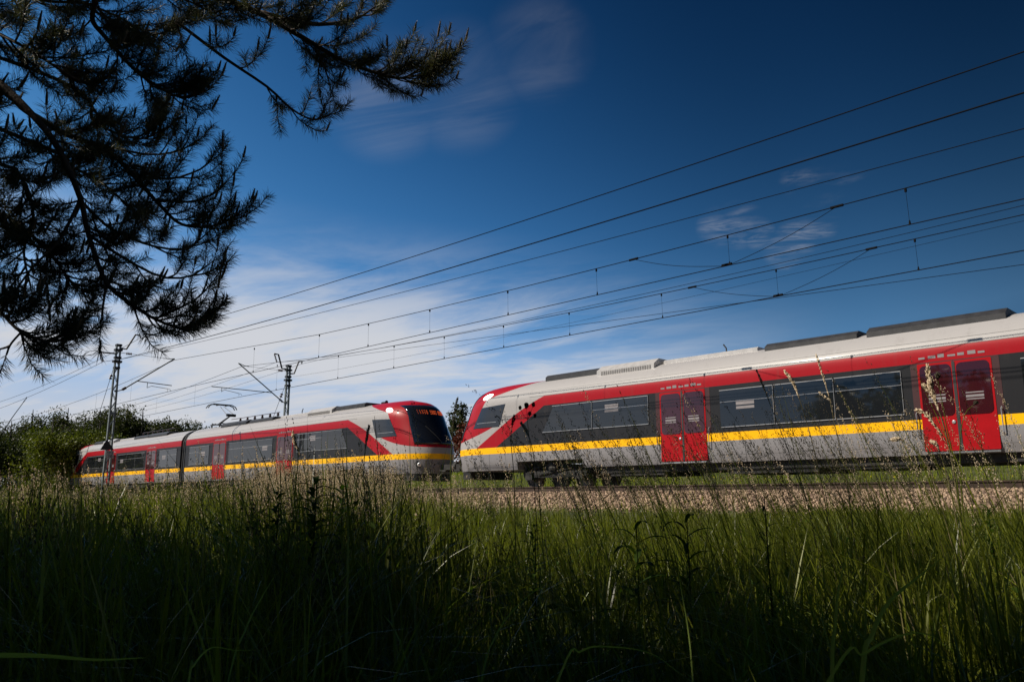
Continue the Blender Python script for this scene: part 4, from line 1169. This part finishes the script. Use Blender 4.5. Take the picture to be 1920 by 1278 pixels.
# ---------------------------------------------------------------- grass
LEAN = -RT[:2]                      # the prevailing lean of the stems, along the line to the left
def blades(roots, h, w, leanx, leany, bend, segs=2):
    """tapered ribbons with a bend; returns V,Q,T"""
    n = len(roots); an = RNG.uniform(0, math.pi, n)
    side = np.stack([np.cos(an), np.sin(an), np.zeros(n)], -1)
    ld = np.stack([leanx, leany, np.zeros(n)], -1)
    rows = []
    for k in range(segs + 1):
        u = k / (segs + 1) if k else 0.0
        ctr = roots + np.array([0, 0, 1.0]) * (h * (u - bend * .35 * u ** 3))[:, None] + ld * (h * (u * .35 + bend * u ** 2.2))[:, None]
        wk = w * (1.0 - .35 * u) * (.7 if k == 0 else 1)
        rows.append(ctr - side * wk[:, None] / 2); rows.append(ctr + side * wk[:, None] / 2)
    u = 1.0
    tipc = roots + np.array([0, 0, 1.0]) * (h * (u - bend * .35))[:, None] + ld * (h * (.35 + bend))[:, None]
    rows.append(tipc); m_ = len(rows)
    V = np.stack(rows, 1); i0 = (np.arange(n) * m_)[:, None]
    Q = np.concatenate([i0 + np.array([2 * k, 2 * k + 1, 2 * k + 3, 2 * k + 2]) for k in range(segs)])
    T = i0 + np.array([2 * segs, 2 * segs + 1, 2 * segs + 2])
    return V.reshape(-1, 3), Q, T, m_
def wedge(n, r0, r1, a0=2, a1=88, ymax=15.4, pw=1.0):
    r = np.sqrt(RNG.uniform(r0 ** 2, r1 ** 2, n)); a = np.radians(RNG.uniform(a0, a1, n))
    x, y = -r * np.sin(a), r * np.cos(a)
    k = (y < ymax) & (y > .25); return x[k], y[k]
def height_field(x, y):
    """how tall the meadow stands: taller to the left, low near the ballast, uneven"""
    az = np.degrees(np.arctan2(-x, y)); r = np.hypot(x, y)
    t_ = np.clip((az - 44) / 16, 0, 1)
    n_ = .5 + .25 * np.sin(x * 1.7 + y * .9) + .25 * np.sin(x * .6 - y * 1.9 + 2)
    h = .55 + .20 * t_ + .18 * (n_ - .5)
    h = h + .16 * np.exp(-((az - 58) / 5) ** 2) * (r > 3)
    right = np.clip((50 - az) / 6, 0, 1)
    patch = np.sin(x * 1.1 + .4 * y) * np.sin(x * 2.7 - y * .8) * .5 + np.sin(x * 4.1 + y) * .3
    h = h * (1 + .50 * patch * np.clip((y - 5) / 5, 0, 1))
    return h * (1 - .03 * right) * np.clip((15.9 - y) / (3.2 + 2.2 * right), .32, 1)
def grass_zone(name, n, r0, r1, w0, w1, segs, label, mat='grass_leaf', ymax=15.3, hmul=1.0, a0=2, a1=88, b0=0, b1=1.1, tone=(0, 1), lean=.2, tuft=0):
    if tuft:                               # blades grow in tussocks, fanning out from a common foot
        xc, yc = wedge(int(n / tuft), r0, r1, a0, a1, ymax); k_ = RNG.integers(0, len(xc), n)
        ta = RNG.uniform(0, 2 * math.pi, n); tr = np.abs(RNG.normal(size=n)) * RNG.uniform(.03, .10, len(xc))[k_]
        x, y = xc[k_] + np.cos(ta) * tr, yc[k_] + np.sin(ta) * tr; th_ = RNG.uniform(.62, 1.28, len(xc))[k_]; tt_ = RNG.random(len(xc))[k_]
        kk = (y < ymax) & (y > .25); x, y, ta, tr, th_, tt_ = x[kk], y[kk], ta[kk], tr[kk], th_[kk], tt_[kk]; n = len(x)
    else: x, y = wedge(n, r0, r1, a0, a1, ymax); n = len(x)
    h = height_field(x, y) * RNG.uniform(.55, 1.12, n) * hmul
    near = np.clip(np.hypot(x, y) / 2.2, .35, 1); h = h * near
    w_ = RNG.uniform(w0, w1, n)
    la = RNG.uniform(0, 2 * math.pi, n); lm = RNG.uniform(0, 1, n) ** 1.5 * 1.2
    lx = np.cos(la) * lm + LEAN[0] * lean; ly = np.sin(la) * lm + LEAN[1] * lean
    bend = b0 + (b1 - b0) * RNG.uniform(0, 1, n) ** 1.5
    if tuft:
        h = h * th_; lx = lx * .5 + np.cos(ta) * np.clip(tr * 9, 0, 1); ly = ly * .5 + np.sin(ta) * np.clip(tr * 9, 0, 1)
    roots = np.stack([x, y, ground_z(x, y) - .01], -1)
    V, Q, T, m_ = blades(roots, h, w_, lx, ly, bend, segs)
    o = np_mesh(name, V, quads=Q, tris=T, mat=mat, rnd=np.repeat(RNG.uniform(tone[0], tone[1], n) if not tuft else np.clip(.35 * RNG.random(n) + .75 * tt_ ** 1.4, 0, 1.1), m_))
    return tag(o, label, 'grass', kind='stuff')
grass_zone('near_grass', 14000, .85, 3.2, .003, .0085, 5, 'tall dark green grass tussocks in the shade right in front of the camera', tuft=22)
grass_zone('meadow_grass', 46000, 3.0, 7.5, .004, .0105, 4, 'tall meadow grass tussocks between the shade and the ballast', tuft=24, hmul=1.05)
grass_zone('meadow_grass', 80000, 7.2, 17, .006, .012, 3, 'sunlit meadow grass reaching up to the ballast', tuft=20, hmul=1.08)
grass_zone('distant_grass', 60000, 16, 75, .014, .026, 2, 'meadow grass running away along the track to the left', a0=20, a1=84)
grass_zone('arching_grass', 2600, 1.2, 5.0, .004, .008, 7, 'broader paler blades arching over in the near shade', 'reed_leaf', hmul=1.15, b0=.7, b1=1.5)
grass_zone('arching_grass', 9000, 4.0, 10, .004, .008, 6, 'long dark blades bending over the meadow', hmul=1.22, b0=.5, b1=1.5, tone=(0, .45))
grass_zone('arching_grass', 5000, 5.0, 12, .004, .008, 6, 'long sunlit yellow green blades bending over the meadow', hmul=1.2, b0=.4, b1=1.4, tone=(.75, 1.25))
grass_zone('dry_grass', 14000, 2.5, 16, .003, .006, 4, 'dry straw coloured blades scattered in the green meadow', 'dry_blade', hmul=1.08)
# bank behind the tracks
n = 60000; x = RNG.uniform(-75, 14, n); y = RNG.uniform(26.3, 37, n)
roots = np.stack([x, y, ground_z(x, y)], -1)
V, Q, T, m_ = blades(roots, RNG.uniform(.12, .42, n), RNG.uniform(.012, .03, n), RNG.normal(size=n) * .3, RNG.normal(size=n) * .3, RNG.random(n) * .5, 1)
tag(np_mesh('bank_grass', V, quads=Q, tris=T, mat='bank_grass', rnd=np.repeat(RNG.random(n), m_)), 'bright yellow green grass on the bank behind the trains', 'grass', kind='stuff')
n = 2600; x = RNG.uniform(-40, 8, n); x = np.where(RNG.random(n) < .5, RNG.normal(-4.0, 1.6, n), x); y = RNG.uniform(27.5, 33, n)
V, Q = leaf_cards(np.stack([x, y, ground_z(x, y) + RNG.uniform(.2, .5, n)], -1), RNG.uniform(.02, .05, n))
tag(np_mesh('yellow_flowers', V, quads=Q, mat='flower_yellow', rnd=np.repeat(RNG.random(n), 4)), 'small yellow flowers among the grass of the far bank', 'flowers', kind='stuff')

# flowering stems: thin culm and a head of spikelets
OCT = np.array([(0, 0, -1), (1, 0, -.1), (0, 1, -.1), (-1, 0, -.1), (0, -1, -.1), (0, 0, 1)], float)
OCF = np.array([(0, 2, 1), (0, 3, 2), (0, 4, 3), (0, 1, 4), (5, 1, 2), (5, 2, 3), (5, 3, 4), (5, 4, 1)])
def frames(D):
    a = unit(np.cross(D, np.array([.31, .77, .21]))); return a, np.cross(D, a)
def spikelets(C, D, L, W):
    a, b_ = frames(D)
    V = C[:, None] + D[:, None] * (OCT[None, :, 2:3] * L[:, None, None] / 2) + a[:, None] * (OCT[None, :, 0:1] * W[:, None, None] / 2) + b_[:, None] * (OCT[None, :, 1:2] * W[:, None, None] / 2)
    return V.reshape(-1, 3), ((np.arange(len(C)) * 6)[:, None, None] + OCF[None]).reshape(-1, 3)
def stem_field(name, n, r0, r1, hmin, hmax, mat, label, loose=.5, m=22, a0=4, a1=86, size=1.0, cond=None, hfrac=.2, lean=.3, thick=1.0, thin=True):
    x, y = wedge(n, r0, r1, a0, a1, 15.0)
    if cond is not None: k = cond(x, y); x, y = x[k], y[k]
    az = np.degrees(np.arctan2(-x, y)); k = RNG.random(len(x)) > (.8 if thin else 0) * np.clip((52 - az) / 7, 0, 1); x, y = x[k], y[k]
    n = len(x); r = np.hypot(x, y)
    h = RNG.uniform(hmin, hmax, n) * np.clip((17.5 - y) / 5, .5, 1)
    wd = np.clip(.0018 * np.maximum(1, r / 4.5), .0016, .009)
    la = RNG.uniform(0, 2 * math.pi, n); lm = RNG.uniform(0, .30, n)
    lx = np.cos(la) * lm + LEAN[0] * lean; ly = np.sin(la) * lm + LEAN[1] * lean; wd = wd * thick
    bend = RNG.uniform(.02, .28, n)
    root = np.stack([x, y, ground_z(x, y)], -1)
    V, Q, T, m_ = blades(root, h, wd * 1.4, lx, ly, bend, 5)
    o1 = (V, Q, T, m_, n)
    u = 1 - hfrac * RNG.random((n, m)) ** .9
    ld = np.stack([lx, ly, np.zeros(n)], -1)
    C = root[:, None] + np.array([0, 0, 1.0]) * (h[:, None] * (u - bend[:, None] * .35 * u ** 3))[..., None] + ld[:, None] * (h[:, None] * (u * .35 + bend[:, None] * u ** 2.2))[..., None]
    tang = np.array([0, 0, 1.0]) * (1 - bend[:, None] * 1.05 * u ** 2)[..., None] + ld[:, None] * (.35 + 2.2 * bend[:, None] * u ** 1.2)[..., None]
    D = unit(unit(tang) + RNG.normal(size=tang.shape) * .35 * loose)
    sc = np.maximum(1, r / 6.5)[:, None]
    off = RNG.normal(size=C.shape) * (.004 + .016 * loose * (1 - u) / hfrac)[..., None] * sc[..., None]
    C = (C + off + D * .004).reshape(-1, 3); D = D.reshape(-1, 3)
    L = (RNG.uniform(.007, .013, (n, m)) * sc * size).ravel(); W = L * RNG.uniform(.22, .4, len(L))
    V2, T2_ = spikelets(C, D, L, W)
    VV = np.concatenate([V, V2]); TT = np.concatenate([T, T2_ + len(V)])
    rn = np.concatenate([np.repeat(RNG.random(n), m_), np.repeat(np.repeat(RNG.random(n), m) * .6 + RNG.random(n * m) * .4, 6)])
    mi = np.concatenate([np.ones(len(Q), int), np.ones(len(T), int), np.zeros(len(T2_), int)])
    o = np_mesh(name, VV, quads=Q, tris=TT, mat=[mat, 'grass_leaf'], rnd=rn, mat_idx=mi)
    return tag(o, label, 'grass', kind='stuff')
stem_field('flowering_grass', 1400, 4.2, 12, .80, 1.16, 'seed_head', 'pale seeding grass heads rising over the meadow in the sun', .4, 26, size=1.25)
stem_field('flowering_grass', 1500, 4.5, 9.5, .88, 1.22, 'seed_head', 'dense bright cluster of seeding grass left of the train noses', .9, 26, 53, 62, size=1.2)
stem_field('flowering_grass', 1700, 4.0, 11, .80, 1.18, 'dark_seed_head', 'seeding stems over the meadow, coloured dark as if unlit', .5, 20)
grass_zone('tall_grass', 1700, 3.3, 6.8, .0035, .0065, 6, 'tall ragged dark blades leaning left in front of the ballast and rail', hmul=1.62, b0=.05, b1=.7, tone=(0, .5), lean=.5, a0=6, a1=54)
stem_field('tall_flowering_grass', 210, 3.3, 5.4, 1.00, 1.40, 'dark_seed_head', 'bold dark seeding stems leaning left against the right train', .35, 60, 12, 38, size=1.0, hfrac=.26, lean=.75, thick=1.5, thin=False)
stem_field('tall_flowering_grass', 90, 3.6, 5.4, 1.00, 1.42, 'seed_head', 'bold pale seeding stems leaning left against the right train', .3, 70, 10, 44, size=1.0, hfrac=.24, lean=.7, thick=1.4, thin=False)
stem_field('tall_flowering_grass', 280, 3.6, 7.0, 1.02, 1.42, 'dark_seed_head', 'tall ragged dark stems standing up against the right train', .4, 36, 10, 60, size=1.15, hfrac=.26)
stem_field('tall_flowering_grass', 170, 4.2, 8.0, 1.02, 1.42, 'seed_head', 'tall pale seed heads standing up against both trains', .35, 40, 10, 66, size=1.3, hfrac=.26)
n = 26000; x, y = wedge(n, 3.2, 10.5, 3, 87, 15); n = len(x)
cl_ = .5 + .5 * np.sin(x * 2.3 + 1.1 * y) * np.sin(x * .9 - y * 1.7); k = RNG.random(n) < cl_ ** 1.5; x, y = x[k], y[k]; n = len(x)
V, Q = leaf_cards(np.stack([x, y, ground_z(x, y) + height_field(x, y) * RNG.uniform(.15, .95, n)], -1), RNG.uniform(.010, .026, n))
tag(np_mesh('herb_leaves', V, quads=Q, mat='weed_leaf', rnd=np.repeat(RNG.random(n), 4)), 'small leaved herbs mixed through the meadow grass', 'herbs', kind='stuff')
n = 14000; x = RNG.uniform(-60, 6, n); y = RNG.uniform(14.6, 17.2, n); k = np.sin(x * 1.3) * np.sin(x * .37 + 2) + (16.2 - y) * .7 > RNG.uniform(.2, 1.6, n); x, y = x[k], y[k]; n = len(x)
V, Q, T, m_ = blades(np.stack([x, y, ground_z(x, y)], -1), RNG.uniform(.08, .3, n), RNG.uniform(.006, .014, n), RNG.normal(size=n) * .4, RNG.normal(size=n) * .4, RNG.random(n) * .6, 1)
tag(np_mesh('ballast_weeds', V, quads=Q, tris=T, mat='bank_grass', rnd=np.repeat(RNG.random(n), m_)), 'sparse tufts of grass growing out of the ballast stones', 'grass', kind='stuff')
stem_field('distant_flowering_grass', 1900, 12, 60, .60, .95, 'seed_head', 'pale seed heads in the distance along the track', .6, 9, 30, 84, size=.8)
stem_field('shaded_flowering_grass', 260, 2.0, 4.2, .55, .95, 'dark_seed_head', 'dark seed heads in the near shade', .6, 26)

# single plants that stand out ------------------------------------------------
def to_ground(P):
    P = [np.array(p) for p in P]; e = P[-1]; d = unit(P[-1] - P[-2]); gz = float(ground_z(e[0], e[1]))
    if e[2] > gz + .05:
        k = (e[2] - gz) / max(.3, -d[2]); P.append(np.array([e[0] + d[0] * k * .5, e[1] + d[1] * k * .5, gz - .02]))
    return P
def stalk(pts, dist, frac, label, mat='seed_head', head_w=.010, m=70, loose=.4, L0=.011, stem_mat='dry_blade', r=.0016, twig=()):
    dist = dist * 1.35; head_w *= 1.25; L0 *= 1.35; r *= 1.35
    P = to_ground([at_d(x, y, dist) for x, y in pts]); S_ = smooth(P, 40)
    base = S_[-1].copy(); root = empty('grass_stalk', tuple(base), label, 'grass stalk', 'single stalks standing against the train')
    mb = MB(); mb.tube(S_ - base, np.linspace(r * .5, r * 1.4, 40), 5); st = mb.build('stem', stem_mat, root, attrs={'rnd': np.full(len(mb.v), .5)})
    def head(curve, m_, w_):
        L = np.linalg.norm(np.diff(curve, axis=0), axis=1).sum()
        u = RNG.random(m_); idx = u * (len(curve) - 1); i = idx.astype(int).clip(0, len(curve) - 2); f = (idx - i)[:, None]
        C = curve[i] * (1 - f) + curve[i + 1] * f; D0 = unit(curve[i] - curve[i + 1])
        r_ = RNG.normal(size=C.shape); r_ -= D0 * (r_ * D0).sum(1)[:, None]; r_ = unit(r_)
        prof = np.sin(np.clip(u * 1.05 + .08, 0, 1) * math.pi) ** .6
        D = unit(D0 + r_ * RNG.uniform(.1, .5, (m_, 1)) * (1 + loose)); C = C + r_ * (w_ * .5 * prof * RNG.uniform(.3, 1, m_))[:, None]
        return spikelets(C, D, RNG.uniform(.7, 1.3, m_) * L0, RNG.uniform(.25, .42, m_) * L0)
    k = max(3, int(40 * frac)); V, T = head(S_[:k + 1], m, head_w)
    parts = [(V, T)]
    for tp in twig:
        c = smooth([at_d(x, y, dist) for x, y in tp], 10); V2, T2_ = head(c, m // 2, head_w * .8); parts.append((V2, T2_))
        mb = MB(); mb.tube(c - base, r * .6, 4); mb.build('side_stem', stem_mat, root, attrs={'rnd': np.full(len(mb.v), .5)})
    for V, T in parts:
        np_mesh('seed_head', V - base, tris=T, mat=mat, rnd=np.repeat(RNG.random(len(V) // 6), 6), parent=root)
    return root
stalk([(1739, 684), (1743, 715), (1755, 755), (1769, 795), (1782, 850), (1795, 930)], 3.3, .42, 'tallest pale seed head at right, bright against the dark red train door', head_w=.020, m=260, L0=.017, r=.0026, twig=[[(1731, 720), (1745, 735), (1752, 752)], [(1718, 768), (1735, 775), (1752, 795), (1765, 815)]])
stalk([(1530, 663), (1542, 700), (1556, 750), (1566, 800), (1580, 860), (1596, 960)], 3.5, .30, 'slender upright seed head reaching the silver roof, right of its pair', L0=.013, m=120, head_w=.010, twig=[[(1536, 735), (1548, 745), (1558, 750)]])
stalk([(1471, 695), (1486, 715), (1498, 745), (1512, 790), (1528, 850), (1550, 960)], 3.4, .34, 'pale seed head against the red band, middle of three leaning left', L0=.015, m=150, head_w=.014)
stalk([(1418, 693), (1432, 725), (1447, 765), (1461, 800), (1480, 850), (1515, 950)], 3.5, .30, 'narrow greenish seed head, leftmost of three before the train windows', L0=.013, m=120, head_w=.010)
stalk([(1757, 698), (1760, 720), (1766, 750), (1775, 800), (1790, 870), (1800, 950)], 3.0, .10, 'dark cylinder shaped seed head right of the tallest pale one', 'dark_seed_head', .020, 90, .2, .010, 'grass_leaf')
stalk([(1832, 752), (1822, 762), (1812, 772), (1803, 800), (1800, 860), (1806, 960)], 3.0, .10, 'small dark seed head tilted right over the red train door', 'dark_seed_head', .016, 60, .2, .009, 'grass_leaf')
stalk([(1672, 824), (1688, 823), (1703, 833), (1714, 843), (1732, 865), (1760, 930)], 3.0, .22, 'pale head drooping left over the grey train skirt', m=150, head_w=.014, L0=.015)
stalk([(1746, 826), (1757, 835), (1766, 860), (1775, 890), (1790, 960)], 3.1, .28, 'short pale head low between the tall one and the drooping one', m=150, head_w=.014, L0=.015)
stalk([(977, 792), (987, 808), (996, 832), (1003, 870), (1012, 940)], 3.3, .34, 'pale seed head against the silver skirt near the right train nose', m=150, head_w=.013, L0=.014)
stalk([(965, 778), (960, 800), (958, 830), (962, 870), (965, 940)], 3.2, .22, 'dark seed head beside the silver part of the right train nose', 'dark_seed_head', .014, 80, .3, .011, 'grass_leaf')
stalk([(859, 744), (853, 770), (848, 820), (845, 880), (846, 960)], 4.4, .45, 'tall dark stalk in the gap between the train noses', 'dark_seed_head', .020, 190, .9, .012, 'grass_leaf', .003)
stalk([(692, 797), (688, 820), (684, 850), (682, 900), (684, 960)], 3.6, .40, 'pale seed head against the window near the left train cab', m=150, head_w=.014, L0=.014)
stalk([(548, 808), (553, 830), (562, 850), (570, 880), (580, 950)], 3.8, .40, 'pale seed head in front of the red door of the left train', m=150, head_w=.015, L0=.014)
stalk([(702, 780), (706, 820), (710, 860), (716, 930)], 3.4, .5, 'thin bare dark stem beside the left train swoosh', 'dark_seed_head', .004, 14, .2, .006, 'grass_leaf')
stalk([(50, 745), (38, 762), (18, 790), (-5, 830), (-40, 900)], 3.0, .12, 'long thin stem slanting up at the left edge over the trees', 'dark_seed_head', .003, 14, .2, .007, 'grass_leaf')
# burnet with round dark heads
def burnet(pts, dist, heads, label):
    dist *= 1.35; heads = [(a, b_, c_ * 1.2) for a, b_, c_ in heads]
    P = to_ground([at_d(x, y, dist) for x, y in pts]); S_ = smooth(P, 30); base = S_[-1].copy()
    root = empty('burnet_plant', tuple(base), label, 'wildflower')
    mb = MB(); mb.tube(S_ - base, np.linspace(.001, .0022, 30), 5); mb.build('stem', 'weed_leaf', root, attrs={'rnd': np.full(len(mb.v), .2)})
    for hx, hy, rr in heads:
        c = at_d(hx, hy, dist) - base; q = S_[4] - base
        mb = MB(); mb.tube([q, (q + c) / 2 + np.array((0, 0, -.01)), c], .0009, 4); mb.build('side_stem', 'weed_leaf', root, attrs={'rnd': np.full(len(mb.v), .2)})
        m_ = 60; d = unit(RNG.normal(size=(m_, 3))); V, T = spikelets(c + d * np.array([1, 1, 1.5]) * rr * .7, d, np.full(m_, rr * .9), np.full(m_, rr * .7))
        np_mesh('flower_head', V, tris=T, mat='dark_seed_head', rnd=np.repeat(RNG.random(m_), 6), parent=root)
burnet([(988, 772), (990, 800), (996, 850), (1004, 940)], 3.0, [(987, 760, .010), (975, 764, .007), (1000, 758, .008), (993, 775, .008), (1003, 779, .007)], 'wildflower with small round dark heads before the right train nose')
# broad leaved weeds
def lanceolate(mbV, mbQ, p0, d, L, W, droop, tw=0.0):
    n = 7; d = unit(np.array(d, float)); p = np.array(p0, float); sd = unit(np.cross(d, (0, 0, 1.)) + 1e-6); i0 = sum(len(v) for v in mbV)
    V = []
    for k in range(n + 1):
        u = k / n; wk = W * math.sin(math.pi * min(1, u * .92 + .06)) ** .8
        V += [p - sd * wk / 2 + np.array((0, 0, wk * .15)), p.copy(), p + sd * wk / 2 + np.array((0, 0, wk * .15))]
        p = p + d * L / n; d = unit(d + np.array((0, 0, -droop / n)))
    mbV.append(np.array(V))
    for k in range(n):
        a = i0 + k * 3; mbQ += [(a, a + 1, a + 4, a + 3), (a + 1, a + 2, a + 5, a + 4)]
def weed(px, py, dist, hgt, nl, LL, WW, label, droop=1.2):
    top = at_d(px, py, dist); gz = float(ground_z(top[0], top[1])); base = np.array([top[0], top[1], gz])
    root = empty('leafy_weed', tuple(base), label, 'weed', 'broad leaved weeds in the grass')
    H = top[2] - gz; mb = MB(); mb.tube([(0, 0, 0), (.01, .0, H * .5), (0, .01, H)], [.004, .0035, .002], 6); mb.build('stem', 'weed_leaf', root, attrs={'rnd': np.full(len(mb.v), .3)})
    VV, QQ = [], []
    nl = int(nl * 2.2); WW *= .7
    for k in range(nl):
        z_ = H * (.25 + .75 * (k + .5) / nl); an = k * 2.4 + RNG.uniform(-.3, .3)
        lanceolate(VV, QQ, (0, 0, z_), (math.cos(an), math.sin(an), .8), LL * RNG.uniform(.7, 1.1) * (1.15 - .4 * k / nl), WW * RNG.uniform(.8, 1.2), droop * RNG.uniform(.6, 1.3))
    V = np.concatenate(VV)
    np_mesh('leaves', V, quads=QQ, mat='weed_leaf', rnd=np.repeat(RNG.random(len(V) // 24), 24)[:len(V)], parent=root)
weed(1190, 985, 3.1, 0, 9, .18, .034, 'dark weed with long narrow drooping leaves below the ballast, centre right')
weed(1285, 972, 3.3, 0, 9, .18, .032, 'dark narrow leaved weed just under the ballast, right of its neighbour')
weed(1430, 930, 3.0, 0, 14, .10, .012, 'dark weed with arching leaves before the empty rail at right')
weed(590, 900, 3.3, 0, 26, .12, .035, 'dense dark leafy weed under the left train door')
weed(640, 915, 3.5, 0, 22, .11, .035, 'leafy weed with brighter leaves beside the dense dark one')
weed(520, 925, 3.6, 0, 20, .10, .03, 'low leafy weed left of the dense dark one')
weed(1850, 950, 4.2, 0, 26, .10, .022, 'leafy weed lit by the sun near the right edge')
weed(1000, 985, 3.2, 0, 22, .08, .022, 'small bushy weed in the middle of the meadow')
# long single blades near the lens
def hero_blade(pts, w_, label, mat='reed_leaf', tone=.8):
    P = to_ground([at_d(x, y, d) for x, y, d in pts]); n = 30; S_ = smooth(P, n); base = S_[-1].copy(); S_ = S_ - base
    view = unit(S_ + base - C0); tg = unit(np.gradient(S_, axis=0)); sd = unit(np.cross(tg, view * .8 + np.array([.2, .1, .5])))
    wk = w_ * .72 * np.clip(np.sin(np.linspace(.02, .6, n) * math.pi) * 1.05, .02, 1)
    V = np.stack([S_ - sd * wk[:, None] / 2, S_ + np.cross(tg, sd) * wk[:, None] * .18, S_ + sd * wk[:, None] / 2], 1).reshape(-1, 3)
    Q = []
    for k in range(n - 1): a = k * 3; Q += [(a, a + 1, a + 4, a + 3), (a + 1, a + 2, a + 5, a + 4)]
    o = np_mesh('reed_grass', V, quads=Q, mat=mat, rnd=np.full(len(V), tone)); o.location = base
    tag(o, label, 'grass blade', 'broad single blades near the lens')
hero_blade([(1772, 1042, 1.5), (1720, 1082, 1.5), (1665, 1130, 1.5), (1635, 1190, 1.5), (1615, 1290, 1.5)], .011, 'long broad blade arching up to the right, near the lower right corner')
hero_blade([(1588, 1038, 1.6), (1573, 1100, 1.6), (1566, 1170, 1.6), (1560, 1290, 1.6)], .009, 'upright pale blade left of the long arching one at lower right')
hero_blade([(1790, 1225, 1.3), (1745, 1190, 1.3), (1690, 1190, 1.3), (1620, 1225, 1.3), (1545, 1290, 1.3)], .006, 'blade bent over in a low arch at the bottom right')
hero_blade([(272, 1232, .95), (180, 1236, .95), (60, 1228, .95), (-60, 1235, .95), (-160, 1290, .95)], .010, 'very near broad blade lying level at the bottom left corner')
hero_blade([(1285, 1272, 1.4), (1225, 1226, 1.4), (1150, 1212, 1.4), (1090, 1220, 1.4), (1040, 1290, 1.4)], .005, 'thin blade arching low at the bottom centre right')
hero_blade([(480, 1218, 1.5), (440, 1218, 1.5), (395, 1214, 1.5), (362, 1250, 1.5), (350, 1300, 1.5)], .005, 'pale blade folded over at the bottom left')
hero_blade([(520, 1072, 1.8), (490, 1120, 1.8), (460, 1180, 1.8), (425, 1290, 1.8)], .005, 'straight thin blade leaning right at lower left', tone=.6)
hero_blade([(1030, 1088, 1.9), (975, 1130, 1.9), (930, 1190, 1.9), (900, 1290, 1.9)], .006, 'straight blade leaning right at the bottom centre', tone=.5)
hero_blade([(1265, 1000, 2.0), (1275, 1090, 2.0), (1290, 1180, 2.0), (1300, 1290, 2.0)], .005, 'upright dark blade at the bottom, right of centre', tone=.5)
